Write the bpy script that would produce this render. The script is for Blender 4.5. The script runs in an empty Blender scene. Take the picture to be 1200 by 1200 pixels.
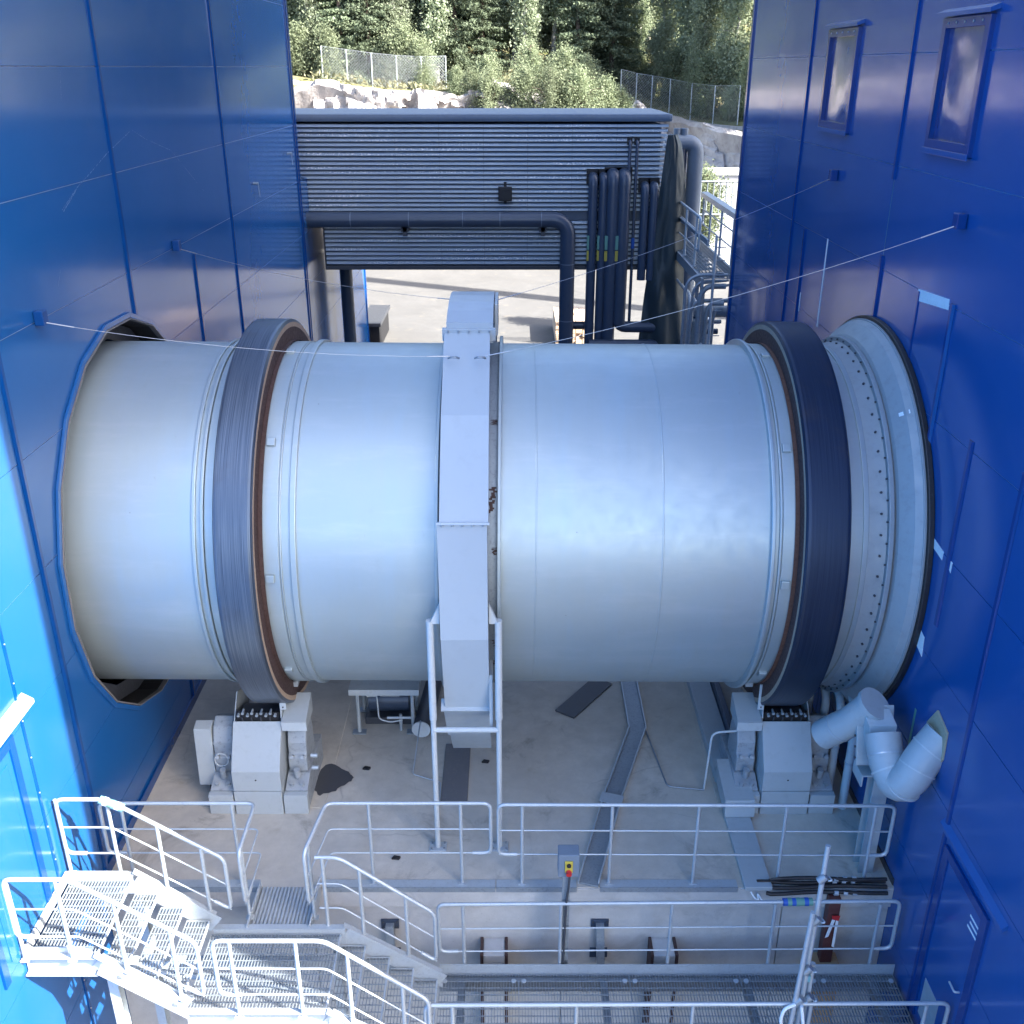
import bpy, bmesh, math, random
import numpy as np
from mathutils import Vector, Matrix, noise
R = math.radians
random.seed(7); rs0 = random.Random(21); RNG = np.random.default_rng(11)
scene = bpy.context.scene
COL = scene.collection

# ------------------------------------------------------------------ camera, sky, sun, exposure
cam_d = bpy.data.cameras.new('camera'); cam = bpy.data.objects.new('camera', cam_d); COL.objects.link(cam)
cam.location = (0, 0, 9.03); cam.rotation_euler = (R(90 - 23.9), 0, 0)
cam_d.sensor_width = 36; cam_d.lens = 36 * 1176 / 1200; cam_d.clip_start = 0.1; cam_d.clip_end = 6000
scene.camera = cam

SUN_AZ = math.atan2(1.0, -0.5)      # compass angle from +Y towards +X: the sun stands behind the camera, to the right
SUN_EL = R(39)
w = bpy.data.worlds.new('World'); scene.world = w; w.use_nodes = True
nt = w.node_tree; nt.nodes.clear()
sky = nt.nodes.new('ShaderNodeTexSky'); sky.sky_type = 'NISHITA'; sky.sun_disc = False
sky.sun_elevation = SUN_EL; sky.sun_rotation = SUN_AZ; sky.air_density = 0.7; sky.dust_density = 2.0; sky.ozone_density = 0.2
bg = nt.nodes.new('ShaderNodeBackground'); bg.inputs['Strength'].default_value = 0.15
wo = nt.nodes.new('ShaderNodeOutputWorld')
nt.links.new(sky.outputs[0], bg.inputs['Color']); nt.links.new(bg.outputs[0], wo.inputs['Surface'])
sun_d = bpy.data.lights.new('sun', 'SUN'); sun = bpy.data.objects.new('sun', sun_d); COL.objects.link(sun)
sun_d.energy = 4.6; sun_d.angle = R(0.53); sun_d.color = (1.0, 0.955, 0.88)
to_sun = Vector((math.sin(SUN_AZ) * math.cos(SUN_EL), math.cos(SUN_AZ) * math.cos(SUN_EL), math.sin(SUN_EL)))
sun.rotation_euler = to_sun.to_track_quat('Z', 'Y').to_euler(); sun.location = (30, -20, 40)
scene.view_settings.view_transform = 'Standard'; scene.view_settings.look = 'None'
scene.view_settings.exposure = 2.45; scene.view_settings.gamma = 1.0
scene.view_settings.use_curve_mapping = False
scene.render.engine = 'CYCLES'
scene.cycles.max_bounces = 8; scene.cycles.diffuse_bounces = 4; scene.cycles.glossy_bounces = 4
scene.cycles.transparent_max_bounces = 8; scene.cycles.caustics_reflective = False; scene.cycles.caustics_refractive = False

# ------------------------------------------------------------------ materials
MATS = {}
class NT:
    def __init__(s, name):
        s.m = bpy.data.materials.new(name); s.m.use_nodes = True
        s.t = s.m.node_tree; s.t.nodes.clear()
        s.out = s.n('ShaderNodeOutputMaterial'); s.b = s.n('ShaderNodeBsdfPrincipled')
        s.l(s.b.outputs[0], s.out.inputs['Surface'])
    def n(s, t, **k):
        x = s.t.nodes.new(t)
        for a, v in k.items(): setattr(x, a, v)
        return x
    def l(s, a, b): s.t.links.new(a, b)
    def coord(s, scale=(1, 1, 1), rot=(0, 0, 0), kind='Object', loc=(0, 0, 0)):
        if kind == 'World':
            c = s.n('ShaderNodeNewGeometry').outputs['Position']
        else: c = s.n('ShaderNodeTexCoord').outputs[kind]
        m = s.n('ShaderNodeMapping'); m.inputs['Scale'].default_value = scale; m.inputs['Rotation'].default_value = rot
        m.inputs['Location'].default_value = loc
        s.l(c, m.inputs[0]); return m.outputs[0]
    def noise(s, vec, scale, detail=4, rough=0.55, dist=0.0):
        x = s.n('ShaderNodeTexNoise'); x.inputs['Scale'].default_value = scale; x.inputs['Detail'].default_value = detail
        x.inputs['Roughness'].default_value = rough; x.inputs['Distortion'].default_value = dist
        s.l(vec, x.inputs['Vector']); return x.outputs['Fac']
    def ramp(s, fac, stops):
        x = s.n('ShaderNodeValToRGB'); e = x.color_ramp.elements
        while len(e) < len(stops): e.new(0.5)
        for q, (p, c) in zip(e, stops):
            q.position = p; q.color = (c, c, c, 1) if isinstance(c, (int, float)) else tuple(c) + (1,)
        s.l(fac, x.inputs[0]); return x.outputs[0]
    def mix(s, fac, a, b, blend='MIX'):
        x = s.n('ShaderNodeMix'); x.data_type = 'RGBA'; x.blend_type = blend
        for sock, v in ((x.inputs[0], fac), (x.inputs[6], a), (x.inputs[7], b)):
            if isinstance(v, (int, float)): sock.default_value = v
            elif isinstance(v, tuple): sock.default_value = v + (1,) if len(v) == 3 else v
            else: s.l(v, sock)
        return x.outputs[2]
    def bump(s, h, strength=0.3, dist=0.01, normal=None):
        x = s.n('ShaderNodeBump'); x.inputs['Strength'].default_value = strength; x.inputs['Distance'].default_value = dist
        s.l(h, x.inputs['Height'])
        if normal: s.l(normal, x.inputs['Normal'])
        return x.outputs[0]
    def set(s, **k):
        for a, v in k.items():
            sock = s.b.inputs[{'col': 'Base Color', 'rough': 'Roughness', 'metal': 'Metallic', 'nor': 'Normal',
                               'spec': 'Specular IOR Level', 'coat': 'Coat Weight', 'coatr': 'Coat Roughness',
                               'alpha': 'Alpha', 'trans': 'Transmission Weight'}[a]]
            if isinstance(v, (int, float)): sock.default_value = v
            elif isinstance(v, tuple): sock.default_value = v + (1,) if len(v) == 3 else v
            else: s.l(v, sock)
        return s

def paint(name, col, rough=0.45, metal=0.0, dirt=(0.12, 0.1, 0.08), dirt_amt=0.25, scale=1.5, kind='World', spec=0.5, var=0.12, bump=0.05):
    m = NT(name); c = m.coord(kind=kind)
    n1 = m.noise(c, scale, 6, 0.65); n2 = m.noise(c, scale * 7, 5, 0.7); n3 = m.noise(c, scale * 40, 3, 0.6)
    v = m.mix(n1, tuple(x * (1 - var) for x in col), tuple(min(1, x * (1 + var)) for x in col))
    d = m.ramp(n2, [(0.52, 0.0), (0.75, 1.0)]); d2 = m.mix(d, 0.0, dirt_amt) if False else d
    mm = m.n('ShaderNodeMath', operation='MULTIPLY'); m.l(d2, mm.inputs[0]); mm.inputs[1].default_value = dirt_amt
    v = m.mix(mm.outputs[0], v, dirt)
    r = m.ramp(n2, [(0.3, rough * 0.8), (0.7, min(1, rough * 1.25))])
    m.set(col=v, rough=r, metal=metal, spec=spec, nor=m.bump(n3, bump, 0.004))
    MATS[name] = m.m; return m.m

def blue(name, col, rough):
    m = NT(name); c = m.coord(kind='World')
    wave = m.noise(c, 0.6, 2, 0.4); n2 = m.noise(c, 2.2, 5, 0.65)
    base = m.mix(wave, tuple(x * 0.93 for x in col), tuple(x * 1.06 for x in col))
    base = m.mix(m.ramp(n2, [(0.45, 0.0), (0.85, 0.012)]), base, (0.35, 0.40, 0.48))
    base = m.mix(m.ramp(m.noise(c, 0.35, 6, 0.7), [(0.55, 0.0), (0.8, 0.03)]), base, (0.2, 0.30, 0.48))
    rr = m.ramp(n2, [(0.3, rough * 0.85), (0.75, rough * 1.3)])
    m.set(col=base, rough=rr, spec=0.45, nor=m.bump(wave, 0.12, 0.05), coat=0.10, coatr=0.05)
    MATS[name] = m.m
blue('blue_panel', (0.010, 0.094, 0.295), 0.15)
blue('blue_trim', (0.001, 0.048, 0.20), 0.18)
paint('seam_glint', (0.30, 0.38, 0.55), 0.6, dirt_amt=0.1)  # pale tone paints in the sky glint along the panel seams
paint('grey_paint', (0.42, 0.45, 0.45), 0.42, dirt=(0.16, 0.15, 0.14), dirt_amt=0.16, scale=1.3, var=0.06)
paint('grey_paint_pale', (0.53, 0.555, 0.545), 0.42, dirt=(0.2, 0.17, 0.14), dirt_amt=0.25, scale=1.3)
paint('machine_grey', (0.34, 0.365, 0.38), 0.5, dirt=(0.07, 0.06, 0.05), dirt_amt=0.5, scale=2.5)
paint('guard_grey', (0.435, 0.475, 0.49), 0.38, dirt=(0.3, 0.3, 0.3), dirt_amt=0.16, scale=0.8, var=0.05)
paint('galvanised', (0.46, 0.505, 0.53), 0.42, metal=0.32, dirt=(0.3, 0.31, 0.33), dirt_amt=0.5, scale=5)
paint('galvanised_dull', (0.30, 0.34, 0.37), 0.5, metal=0.45, dirt=(0.15, 0.15, 0.16), dirt_amt=0.5, scale=4)
paint('navy_pipe', (0.045, 0.065, 0.10), 0.33, dirt=(0.1, 0.1, 0.1), dirt_amt=0.25, scale=1.5)
paint('dark_steel', (0.05, 0.055, 0.065), 0.45, dirt=(0.12, 0.09, 0.07), dirt_amt=0.4, scale=3)
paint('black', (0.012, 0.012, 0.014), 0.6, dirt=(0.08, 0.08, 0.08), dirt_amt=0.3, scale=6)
paint('tarp', (0.022, 0.036, 0.040), 0.5, dirt=(0.08, 0.09, 0.09), dirt_amt=0.25, scale=1.5, bump=0.3)
paint('rust', (0.12, 0.055, 0.035), 0.8, dirt=(0.05, 0.025, 0.02), dirt_amt=0.7, scale=3)
paint('rust_dark', (0.065, 0.035, 0.03), 0.75, dirt=(0.02, 0.012, 0.01), dirt_amt=0.7, scale=4)
paint('tan_edge', (0.42, 0.31, 0.22), 0.7, dirt=(0.15, 0.08, 0.05), dirt_amt=0.5, scale=5)
paint('cladding_cap', (0.16, 0.20, 0.245), 0.6, dirt_amt=0.15)
paint('white_tape', (0.86, 0.86, 0.84), 0.6, dirt=(0.4, 0.4, 0.4), dirt_amt=0.3, scale=5)
paint('green_tape', (0.14, 0.32, 0.24), 0.5, dirt_amt=0.15)
paint('blue_tape', (0.02, 0.10, 0.40), 0.5, dirt_amt=0.15)
paint('pale_tape', (0.16, 0.36, 0.40), 0.5, dirt_amt=0.15)
paint('yellow', (0.55, 0.42, 0.06), 0.45, dirt_amt=0.1)
paint('red', (0.55, 0.03, 0.03), 0.4, dirt_amt=0.1)
paint('primer_red', (0.11, 0.035, 0.03), 0.6, dirt_amt=0.3)
paint('foam', (0.42, 0.36, 0.24), 0.9, dirt=(0.2, 0.16, 0.1), dirt_amt=0.5, scale=8)
paint('wood', (0.42, 0.27, 0.15), 0.75, dirt_amt=0.3, scale=5)
paint('rubber', (0.018, 0.018, 0.02), 0.45, dirt=(0.1, 0.1, 0.1), dirt_amt=0.3, scale=5)
paint('cable_steel', (0.55, 0.55, 0.55), 0.35, metal=0.8, dirt_amt=0.1)
paint('seal_grey', (0.34, 0.365, 0.37), 0.55, metal=0.25, dirt=(0.25, 0.25, 0.24), dirt_amt=0.35, scale=1.2)
paint('plate', (0.15, 0.145, 0.145), 0.6, dirt=(0.28, 0.25, 0.22), dirt_amt=0.5, scale=3)
paint('scuff', (0.10, 0.20, 0.42), 0.6, dirt_amt=0.1, scale=9, var=0.4)
paint('gap_dark', (0.10, 0.125, 0.16), 0.6, dirt_amt=0.1)
paint('oil', (0.075, 0.075, 0.08), 0.4, dirt=(0.1, 0.1, 0.1), dirt_amt=0.3)
paint('container_grey', (0.45, 0.46, 0.48), 0.6)
paint('bark_dark', (0.09, 0.065, 0.05), 0.9, scale=3)
paint('pale_stack', (0.55, 0.42, 0.30), 0.85, dirt=(0.2, 0.13, 0.08), dirt_amt=0.6, scale=3)

def drum_mat():
    m = NT('drum_steel'); c = m.coord(kind='Object')
    n1 = m.noise(c, 0.9, 6, 0.62); n2 = m.noise(c, 5, 6, 0.7)
    cs = m.coord(scale=(5.0, 0.35, 0.35)); st = m.noise(cs, 2.0, 7, 0.7)       # bands around the shell
    cl = m.coord(scale=(0.5, 3, 3)); sl = m.noise(cl, 1.7, 6, 0.7)            # lengthwise streaks
    v = m.mix(n1, (0.39, 0.455, 0.465), (0.435, 0.495, 0.50))
    v = m.mix(m.ramp(st, [(0.42, 0.0), (0.75, 0.22)]), v, (0.42, 0.50, 0.56))
    v = m.mix(m.ramp(sl, [(0.52, 0.0), (0.78, 0.4)]), v, (0.56, 0.59, 0.60))
    v = m.mix(m.ramp(n2, [(0.62, 0.0), (0.8, 0.25)]), v, (0.34, 0.37, 0.38))
    v = m.mix(m.ramp(m.noise(m.coord(scale=(3.0, 0.5, 0.5), loc=(3, 1, 2)), 0.7, 5, 0.6), [(0.52, 0.0), (0.7, 0.35)]), v, (0.38, 0.50, 0.57))
    rs_ = m.noise(m.coord(scale=(4.5, 1.0, 1.0), loc=(7, 2, 2)), 2.2, 7, 0.75, 0.6)
    v = m.mix(m.ramp(rs_, [(0.66, 0.0), (0.76, 0.45)]), v, (0.24, 0.19, 0.15))
    spk = m.n('ShaderNodeTexVoronoi'); spk.inputs['Scale'].default_value = 1.6; m.l(c, spk.inputs['Vector'])
    v = m.mix(m.ramp(spk.outputs['Distance'], [(0.0, 0.6), (0.010, 0.4), (0.016, 0.0)]), v, (0.1, 0.09, 0.08))
    m.set(col=v, rough=m.ramp(n2, [(0.3, 0.36), (0.75, 0.52)]), metal=0.55, nor=m.bump(n2, 0.04, 0.01))
    MATS['drum_steel'] = m.m
drum_mat()
def tyre_mat(name, a, b, rough):
    m = NT(name); cs = m.coord(scale=(60, 0.35, 0.35)); st = m.noise(cs, 2.5, 5, 0.65)
    ca = m.coord(scale=(1, 1, 1)); n1 = m.noise(ca, 2, 5, 0.6)
    v = m.mix(m.ramp(st, [(0.35, 0.0), (0.68, 1.0)]), a, b)
    v = m.mix(m.ramp(n1, [(0.55, 0.0), (0.8, 0.35)]), v, (0.10, 0.075, 0.065))
    m.set(col=v, rough=m.ramp(st, [(0.3, rough), (0.7, rough + 0.15)]), metal=0.7, nor=m.bump(st, 0.12, 0.004))
    MATS[name] = m.m
tyre_mat('ring_worn', (0.065, 0.085, 0.115), (0.19, 0.22, 0.26), 0.30)
tyre_mat('ring_dark', (0.022, 0.036, 0.068), (0.042, 0.062, 0.105), 0.34)

def concrete(name, a, b, stain=0.6, crack=True):
    m = NT(name); c = m.coord(kind='World')
    n1 = m.noise(c, 0.5, 6, 0.6, 0.4); n2 = m.noise(c, 3.5, 7, 0.68); n3 = m.noise(c, 45, 4, 0.65); n4 = m.noise(c, 1.3, 8, 0.7, 0.8)
    v = m.mix(m.ramp(n1, [(0.3, 0.0), (0.7, 1.0)]), a, b)
    v = m.mix(m.ramp(n2, [(0.35, 0.5), (0.7, 0.0)]), v, tuple(x * 0.72 for x in a))
    v = m.mix(m.ramp(n4, [(0.56, 0.0), (0.72, stain)]), v, (0.16, 0.145, 0.125))
    v = m.mix(m.ramp(m.noise(c, 1.9, 6, 0.6, 0.3), [(0.6, 0.0), (0.75, stain * 0.8)]), v, (0.36, 0.29, 0.19))
    sp = m.ramp(n3, [(0.66, 0.0), (0.74, 0.6)]); v = m.mix(sp, v, (0.09, 0.08, 0.07))
    if crack:
        vo = m.n('ShaderNodeTexVoronoi'); vo.feature = 'DISTANCE_TO_EDGE'; vo.inputs['Scale'].default_value = 0.55
        wv = m.n('ShaderNodeMix'); wv.data_type = 'VECTOR'; wv.inputs[0].default_value = 0.18
        nv = m.n('ShaderNodeTexNoise'); nv.inputs['Scale'].default_value = 2.5; m.l(c, nv.inputs['Vector'])
        m.l(c, wv.inputs[4]); m.l(nv.outputs['Color'], wv.inputs[5]); m.l(wv.outputs[1], vo.inputs['Vector'])
        ck = m.ramp(vo.outputs['Distance'], [(0.0, 0.28), (0.005, 0.0)])
        ck2 = m.n('ShaderNodeMath', operation='MULTIPLY'); m.l(ck, ck2.inputs[0]); m.l(m.ramp(n1, [(0.5, 0.0), (0.6, 1.0)]), ck2.inputs[1])
        v = m.mix(ck2.outputs[0], v, (0.08, 0.07, 0.06))
    m.set(col=v, rough=m.ramp(n2, [(0.3, 0.7), (0.7, 0.95)]), spec=0.3, nor=m.bump(m.mix(0.5, n3, n2), 0.35, 0.012))
    MATS[name] = m.m
concrete('concrete_slab', (0.53, 0.48, 0.40), (0.67, 0.615, 0.525), 0.55)
concrete('concrete_wall', (0.50, 0.48, 0.45), (0.60, 0.58, 0.545), 0.4, False)
concrete('yard', (0.115, 0.113, 0.108), (0.145, 0.142, 0.136), 0.3)
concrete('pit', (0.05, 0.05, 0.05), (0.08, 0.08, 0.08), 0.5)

def cladding():
    m = NT('cladding'); c = m.coord(kind='World')
    n1 = m.noise(c, 0.6, 4, 0.5)
    cs = m.coord(scale=(2.2, 1, 0.8), kind='World'); f = m.noise(cs, 1.6, 6, 0.75)
    cz = m.coord(scale=(0.22, 0.2, 6.5), kind='World'); fz = m.noise(cz, 1.4, 3, 0.5)
    fk = m.noise(m.coord(scale=(12, 1, 18), kind='World'), 1.5, 4, 0.7)
    a = m.ramp(fz, [(0.55, 0.0), (0.60, 1.0)]); b = m.ramp(fk, [(0.50, 0.0), (0.58, 1.0)])
    mm = m.n('ShaderNodeMath', operation='MULTIPLY'); m.l(a, mm.inputs[0]); m.l(b, mm.inputs[1])
    v = m.mix(n1, (0.44, 0.52, 0.58), (0.54, 0.61, 0.67))
    v = m.mix(mm.outputs[0], v, (0.95, 0.95, 0.93))  # white flecks painted on the slats for light coming through between them
    m.set(col=v, rough=0.38, metal=0.25); MATS['cladding'] = m.m
cladding()

def rock():
    m = NT('rock'); c = m.coord(kind='World')
    n1 = m.noise(c, 0.35, 7, 0.65, 0.5); n2 = m.noise(c, 2.4, 7, 0.7)
    v = m.mix(m.ramp(n1, [(0.35, 0.0), (0.65, 1.0)]), (0.30, 0.28, 0.27), (0.55, 0.52, 0.50))
    v = m.mix(m.ramp(n2, [(0.5, 0.0), (0.75, 0.7)]), v, (0.20, 0.175, 0.165))
    v = m.mix(m.ramp(m.noise(m.coord(scale=(1.6, 1, 0.5), rot=(0, R(20), 0), kind='World'), 1.3, 7, 0.75, 1.0), [(0.58, 0.0), (0.68, 0.8)]), v, (0.10, 0.09, 0.085))
    v = m.mix(m.ramp(m.noise(c, 0.9, 5, 0.7), [(0.64, 0.0), (0.7, 0.8)]), v, (0.72, 0.70, 0.68))
    m.set(col=v, rough=0.9, spec=0.2, nor=m.bump(n2, 0.8, 0.1)); MATS['rock'] = m.m
rock()
def soil():
    m = NT('hill_soil'); c = m.coord(kind='World'); n1 = m.noise(c, 0.5, 7, 0.7); n2 = m.noise(c, 4, 6, 0.7)
    v = m.mix(m.ramp(n1, [(0.35, 0.0), (0.65, 1.0)]), (0.10, 0.125, 0.04), (0.26, 0.21, 0.13))
    v = m.mix(m.ramp(n2, [(0.5, 0.0), (0.7, 0.8)]), v, (0.07, 0.09, 0.03))
    m.set(col=v, rough=0.95, spec=0.1, nor=m.bump(n2, 0.8, 0.1)); MATS['hill_soil'] = m.m
soil()
def leaf(name, a, b, trans=0.3):
    m = NT(name); c = m.coord(kind='World'); n = m.noise(c, 0.9, 3, 0.6); n2 = m.noise(c, 9, 2, 0.5)
    ob = m.n('ShaderNodeObjectInfo').outputs['Random']
    v = m.mix(m.ramp(n, [(0.3, 0.0), (0.7, 1.0)]), a, b)
    v = m.mix(m.ramp(n2, [(0.35, 0.0), (0.7, 0.6)]), v, tuple(x * 1.5 for x in b))
    hs = m.n('ShaderNodeHueSaturation'); m.l(v, hs.inputs['Color'])
    mr = m.n('ShaderNodeMapRange'); m.l(ob, mr.inputs[0]); mr.inputs[3].default_value = 0.75; mr.inputs[4].default_value = 1.25; m.l(mr.outputs[0], hs.inputs['Value'])
    m.set(col=hs.outputs[0], rough=0.6, spec=0.25)
    tr = m.n('ShaderNodeBsdfTranslucent'); m.l(hs.outputs[0], tr.inputs['Color'])
    mx = m.n('ShaderNodeMixShader'); mx.inputs[0].default_value = trans
    m.l(m.b.outputs[0], mx.inputs[1]); m.l(tr.outputs[0], mx.inputs[2]); m.l(mx.outputs[0], m.out.inputs['Surface'])
    MATS[name] = m.m
leaf('birch_leaf', (0.21, 0.255, 0.165), (0.33, 0.375, 0.265), 0.5)
leaf('spruce_needle', (0.08, 0.11, 0.07), (0.15, 0.185, 0.115), 0.2)
leaf('pine_needle', (0.12, 0.145, 0.10), (0.20, 0.22, 0.15), 0.2)
leaf('bush_leaf', (0.155, 0.195, 0.115), (0.25, 0.285, 0.18), 0.45)
leaf('grass_blade', (0.13, 0.14, 0.075), (0.22, 0.21, 0.13), 0.3)
def bark():
    m = NT('birch_bark'); c = m.coord(scale=(1, 1, 5), kind='Object'); n = m.noise(c, 2.0, 5, 0.7)
    m.set(col=m.mix(m.ramp(n, [(0.5, 0.0), (0.62, 1.0)]), (0.38, 0.37, 0.34), (0.10, 0.09, 0.08)), rough=0.85); MATS['birch_bark'] = m.m
bark()
def film():
    m = NT('window_film'); c = m.coord(kind='World'); n = m.noise(c, 0.9, 2, 0.4, 0.8); n2 = m.noise(c, 6, 3, 0.5)
    m.set(col=m.mix(m.ramp(n2, [(0.5, 0.0), (0.8, 0.5)]), (0.01, 0.06, 0.22), (0.10, 0.18, 0.34)), rough=0.14, spec=0.6, coat=0.35, coatr=0.08, nor=m.bump(n, 0.14, 0.12)); MATS['window_film'] = m.m
film()
def mesh_wire():
    m = NT('chain_link'); c = m.coord(kind='World', rot=(0, R(45), 0))
    ck = m.n('ShaderNodeTexBrick'); ck.offset = 0.0
    m.set(col=(0.4, 0.42, 0.43), rough=0.5, metal=0.5, alpha=0.28); MATS['chain_link'] = m.m
mesh_wire()

# ------------------------------------------------------------------ mesh building
OFF = {}
class MB:
    def __init__(s): s.v = []; s.f = []; s.sm = []
    def add(s, vs, fs, smooth=False):
        o = len(s.v); s.v += [tuple(p) for p in vs]
        for f in fs: s.f.append(tuple(i + o for i in f)); s.sm.append(smooth)
        return s
    def box(s, x0, x1, y0, y1, z0, z1, mat=None):
        vs = [(x, y, z) for z in (z0, z1) for y in (y0, y1) for x in (x0, x1)]
        if mat: vs = [mat @ Vector(p) for p in vs]
        return s.add(vs, [(0, 2, 3, 1), (4, 5, 7, 6), (0, 1, 5, 4), (2, 6, 7, 3), (0, 4, 6, 2), (1, 3, 7, 5)])
    def prism(s, pts, axis, a0, a1):
        """outline of 2-D points swept along an axis; axis 'x': points are (y, z); 'y': (x, z); 'z': (x, y)"""
        def mk(p, a): return {'x': (a, p[0], p[1]), 'y': (p[0], a, p[1]), 'z': (p[0], p[1], a)}[axis]
        n = len(pts); vs = [mk(p, a0) for p in pts] + [mk(p, a1) for p in pts]
        fs = [(i, (i + 1) % n, n + (i + 1) % n, n + i) for i in range(n)] + [tuple(range(n))[::-1], tuple(range(n, 2 * n))]
        return s.add(vs, fs)
    def bar(s, p, q, wd, ht, up=(0, 0, 1)):
        """rectangular bar from p to q"""
        p, q = Vector(p), Vector(q); d = (q - p).normalized(); u = Vector(up)
        sd = d.cross(u).normalized(); u = sd.cross(d).normalized()
        vs = []
        for e in (p, q):
            for a, b in ((-1, -1), (1, -1), (1, 1), (-1, 1)): vs.append(e + sd * a * wd / 2 + u * b * ht / 2)
        return s.add(vs, [(0, 1, 2, 3), (7, 6, 5, 4), (0, 4, 5, 1), (1, 5, 6, 2), (2, 6, 7, 3), (3, 7, 4, 0)])
    def cyl(s, p, q, r0, r1=None, n=12, caps=True):
        p, q = Vector(p), Vector(q); r1 = r0 if r1 is None else r1
        d = (q - p).normalized(); a = d.orthogonal().normalized(); b = d.cross(a)
        ring = lambda c, r: [c + (a * math.cos(t) + b * math.sin(t)) * r for t in [2 * math.pi * i / n for i in range(n)]]
        A, B = ring(p, r0), ring(q, r1)
        s.add(A + B, [(i, (i + 1) % n, n + (i + 1) % n, n + i) for i in range(n)], True)
        if caps: s.add(A, [tuple(range(n))[::-1]]); s.add(B, [tuple(range(n))])
        return s
    def tube(s, pts, r, n=8, fillet=0.0, caps=True, seg=4):
        pts = [Vector(p) for p in pts]
        if fillet:
            out = [pts[0]]
            for i in range(1, len(pts) - 1):
                a, b, c = pts[i - 1], pts[i], pts[i + 1]
                fa = min(fillet, (a - b).length * 0.49); fc = min(fillet, (c - b).length * 0.49)
                p0 = b + (a - b).normalized() * fa; p1 = b + (c - b).normalized() * fc
                for k in range(seg + 1):
                    t = k / seg; out.append(p0 * (1 - t) ** 2 + b * 2 * t * (1 - t) + p1 * t * t)
            out.append(pts[-1]); pts = out
        pts = [p for i, p in enumerate(pts) if i == 0 or (p - pts[i - 1]).length > 1e-5]
        d = (pts[1] - pts[0]).normalized(); a = d.orthogonal().normalized(); rings = []
        for i, p in enumerate(pts):
            if i == 0: t = d
            elif i == len(pts) - 1: t = (pts[i] - pts[i - 1]).normalized()
            else: t = ((pts[i] - pts[i - 1]).normalized() + (pts[i + 1] - pts[i]).normalized()).normalized()
            a = (a - t * a.dot(t)).normalized(); b = t.cross(a)
            rr = r[i] if isinstance(r, (list, tuple)) else r
            rings.append([p + (a * math.cos(2 * math.pi * k / n) + b * math.sin(2 * math.pi * k / n)) * rr for k in range(n)])
        m = len(rings)
        s.add(sum(rings, []), [(i * n + k, i * n + (k + 1) % n, (i + 1) * n + (k + 1) % n, (i + 1) * n + k) for i in range(m - 1) for k in range(n)], True)
        if caps: s.add(rings[0], [tuple(range(n))[::-1]]); s.add(rings[-1], [tuple(range(n))])
        return s
    def lathe(s, prof, cy, cz, n=96, a0=0.0, a1=2 * math.pi, smooth=True):
        """profile of (x, radius) turned about a line along X through (cy, cz)"""
        full = abs(a1 - a0 - 2 * math.pi) < 1e-6; m = n if full else n + 1
        for (xa, ra), (xb, rb) in zip(prof[:-1], prof[1:]):
            vs = []
            for i in range(m):
                t = a0 + (a1 - a0) * i / n
                vs += [(xa, cy + ra * math.cos(t), cz + ra * math.sin(t)), (xb, cy + rb * math.cos(t), cz + rb * math.sin(t))]
            s.add(vs, [(2 * i, 2 * ((i + 1) % m), 2 * ((i + 1) % m) + 1, 2 * i + 1) for i in range(n)], smooth)
        return s
    def build(s, name, mat, parent=None, label=None, cat=None, group=None, kind=None, bevel=0.0, fix=True):
        o0 = OFF.get(parent.name) if parent else None
        vs = np.array(s.v, dtype=float)
        if parent is None:
            lo, hi = vs.min(0), vs.max(0); org = Vector(((lo[0] + hi[0]) / 2, (lo[1] + hi[1]) / 2, lo[2]))
        else: org = o0
        vs = vs - np.array(org)
        me = bpy.data.meshes.new(name); me.from_pydata(vs.tolist(), [], s.f)
        me.polygons.foreach_set('use_smooth', s.sm)
        if bevel or fix:
            bm = bmesh.new(); bm.from_mesh(me)
            if fix and len(bm.faces) < 60000: bmesh.ops.recalc_face_normals(bm, faces=bm.faces)
            if bevel:
                bmesh.ops.remove_doubles(bm, verts=bm.verts, dist=1e-5)
                es = [e for e in bm.edges if len(e.link_faces) == 2 and e.calc_face_angle(0) > 0.5]
                bmesh.ops.bevel(bm, geom=es, offset=bevel, segments=2, affect='EDGES', profile=0.6, clamp_overlap=True)
            bm.to_mesh(me); bm.free()
        me.materials.append(MATS[mat])
        o = bpy.data.objects.new(name, me); COL.objects.link(o)
        if parent is None: o.location = org; OFF[o.name] = org
        else: o.parent = parent; OFF[o.name] = org
        tag(o, label, cat, group, kind); return o
def tag(o, label=None, cat=None, group=None, kind=None):
    for k, v in (('label', label), ('category', cat), ('group', group), ('kind', kind)):
        if v: o[k] = v
    return o
def thing(name, label, cat, loc, group=None, kind=None):
    o = bpy.data.objects.new(name, None); COL.objects.link(o); o.location = loc; o.empty_display_size = 0.2
    OFF[o.name] = Vector(loc); return tag(o, label, cat, group, kind)
def place(name, mesh, parent, loc, rot=None):
    """another object sharing a mesh; loc in world space"""
    o = bpy.data.objects.new(name, mesh); COL.objects.link(o)
    if parent: o.parent = parent; o.location = Vector(loc) - OFF[parent.name]; OFF[o.name] = OFF[parent.name]
    else: o.location = loc
    if rot: o.rotation_euler = rot
    return o
def proto(mb, mat, bevel=0.0):
    """mesh data only, built about the origin"""
    t = bpy.data.objects.new('t', None); OFF['t'] = Vector((0, 0, 0)); t.name = 't'
    o = mb.build('p', mat, t, bevel=bevel); me = o.data; bpy.data.objects.remove(o); bpy.data.objects.remove(t); return me

# axis of the drum
CY, CZ, RD = 12.34, 3.56, 2.24
XL, XR = -4.95, 4.60

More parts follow.
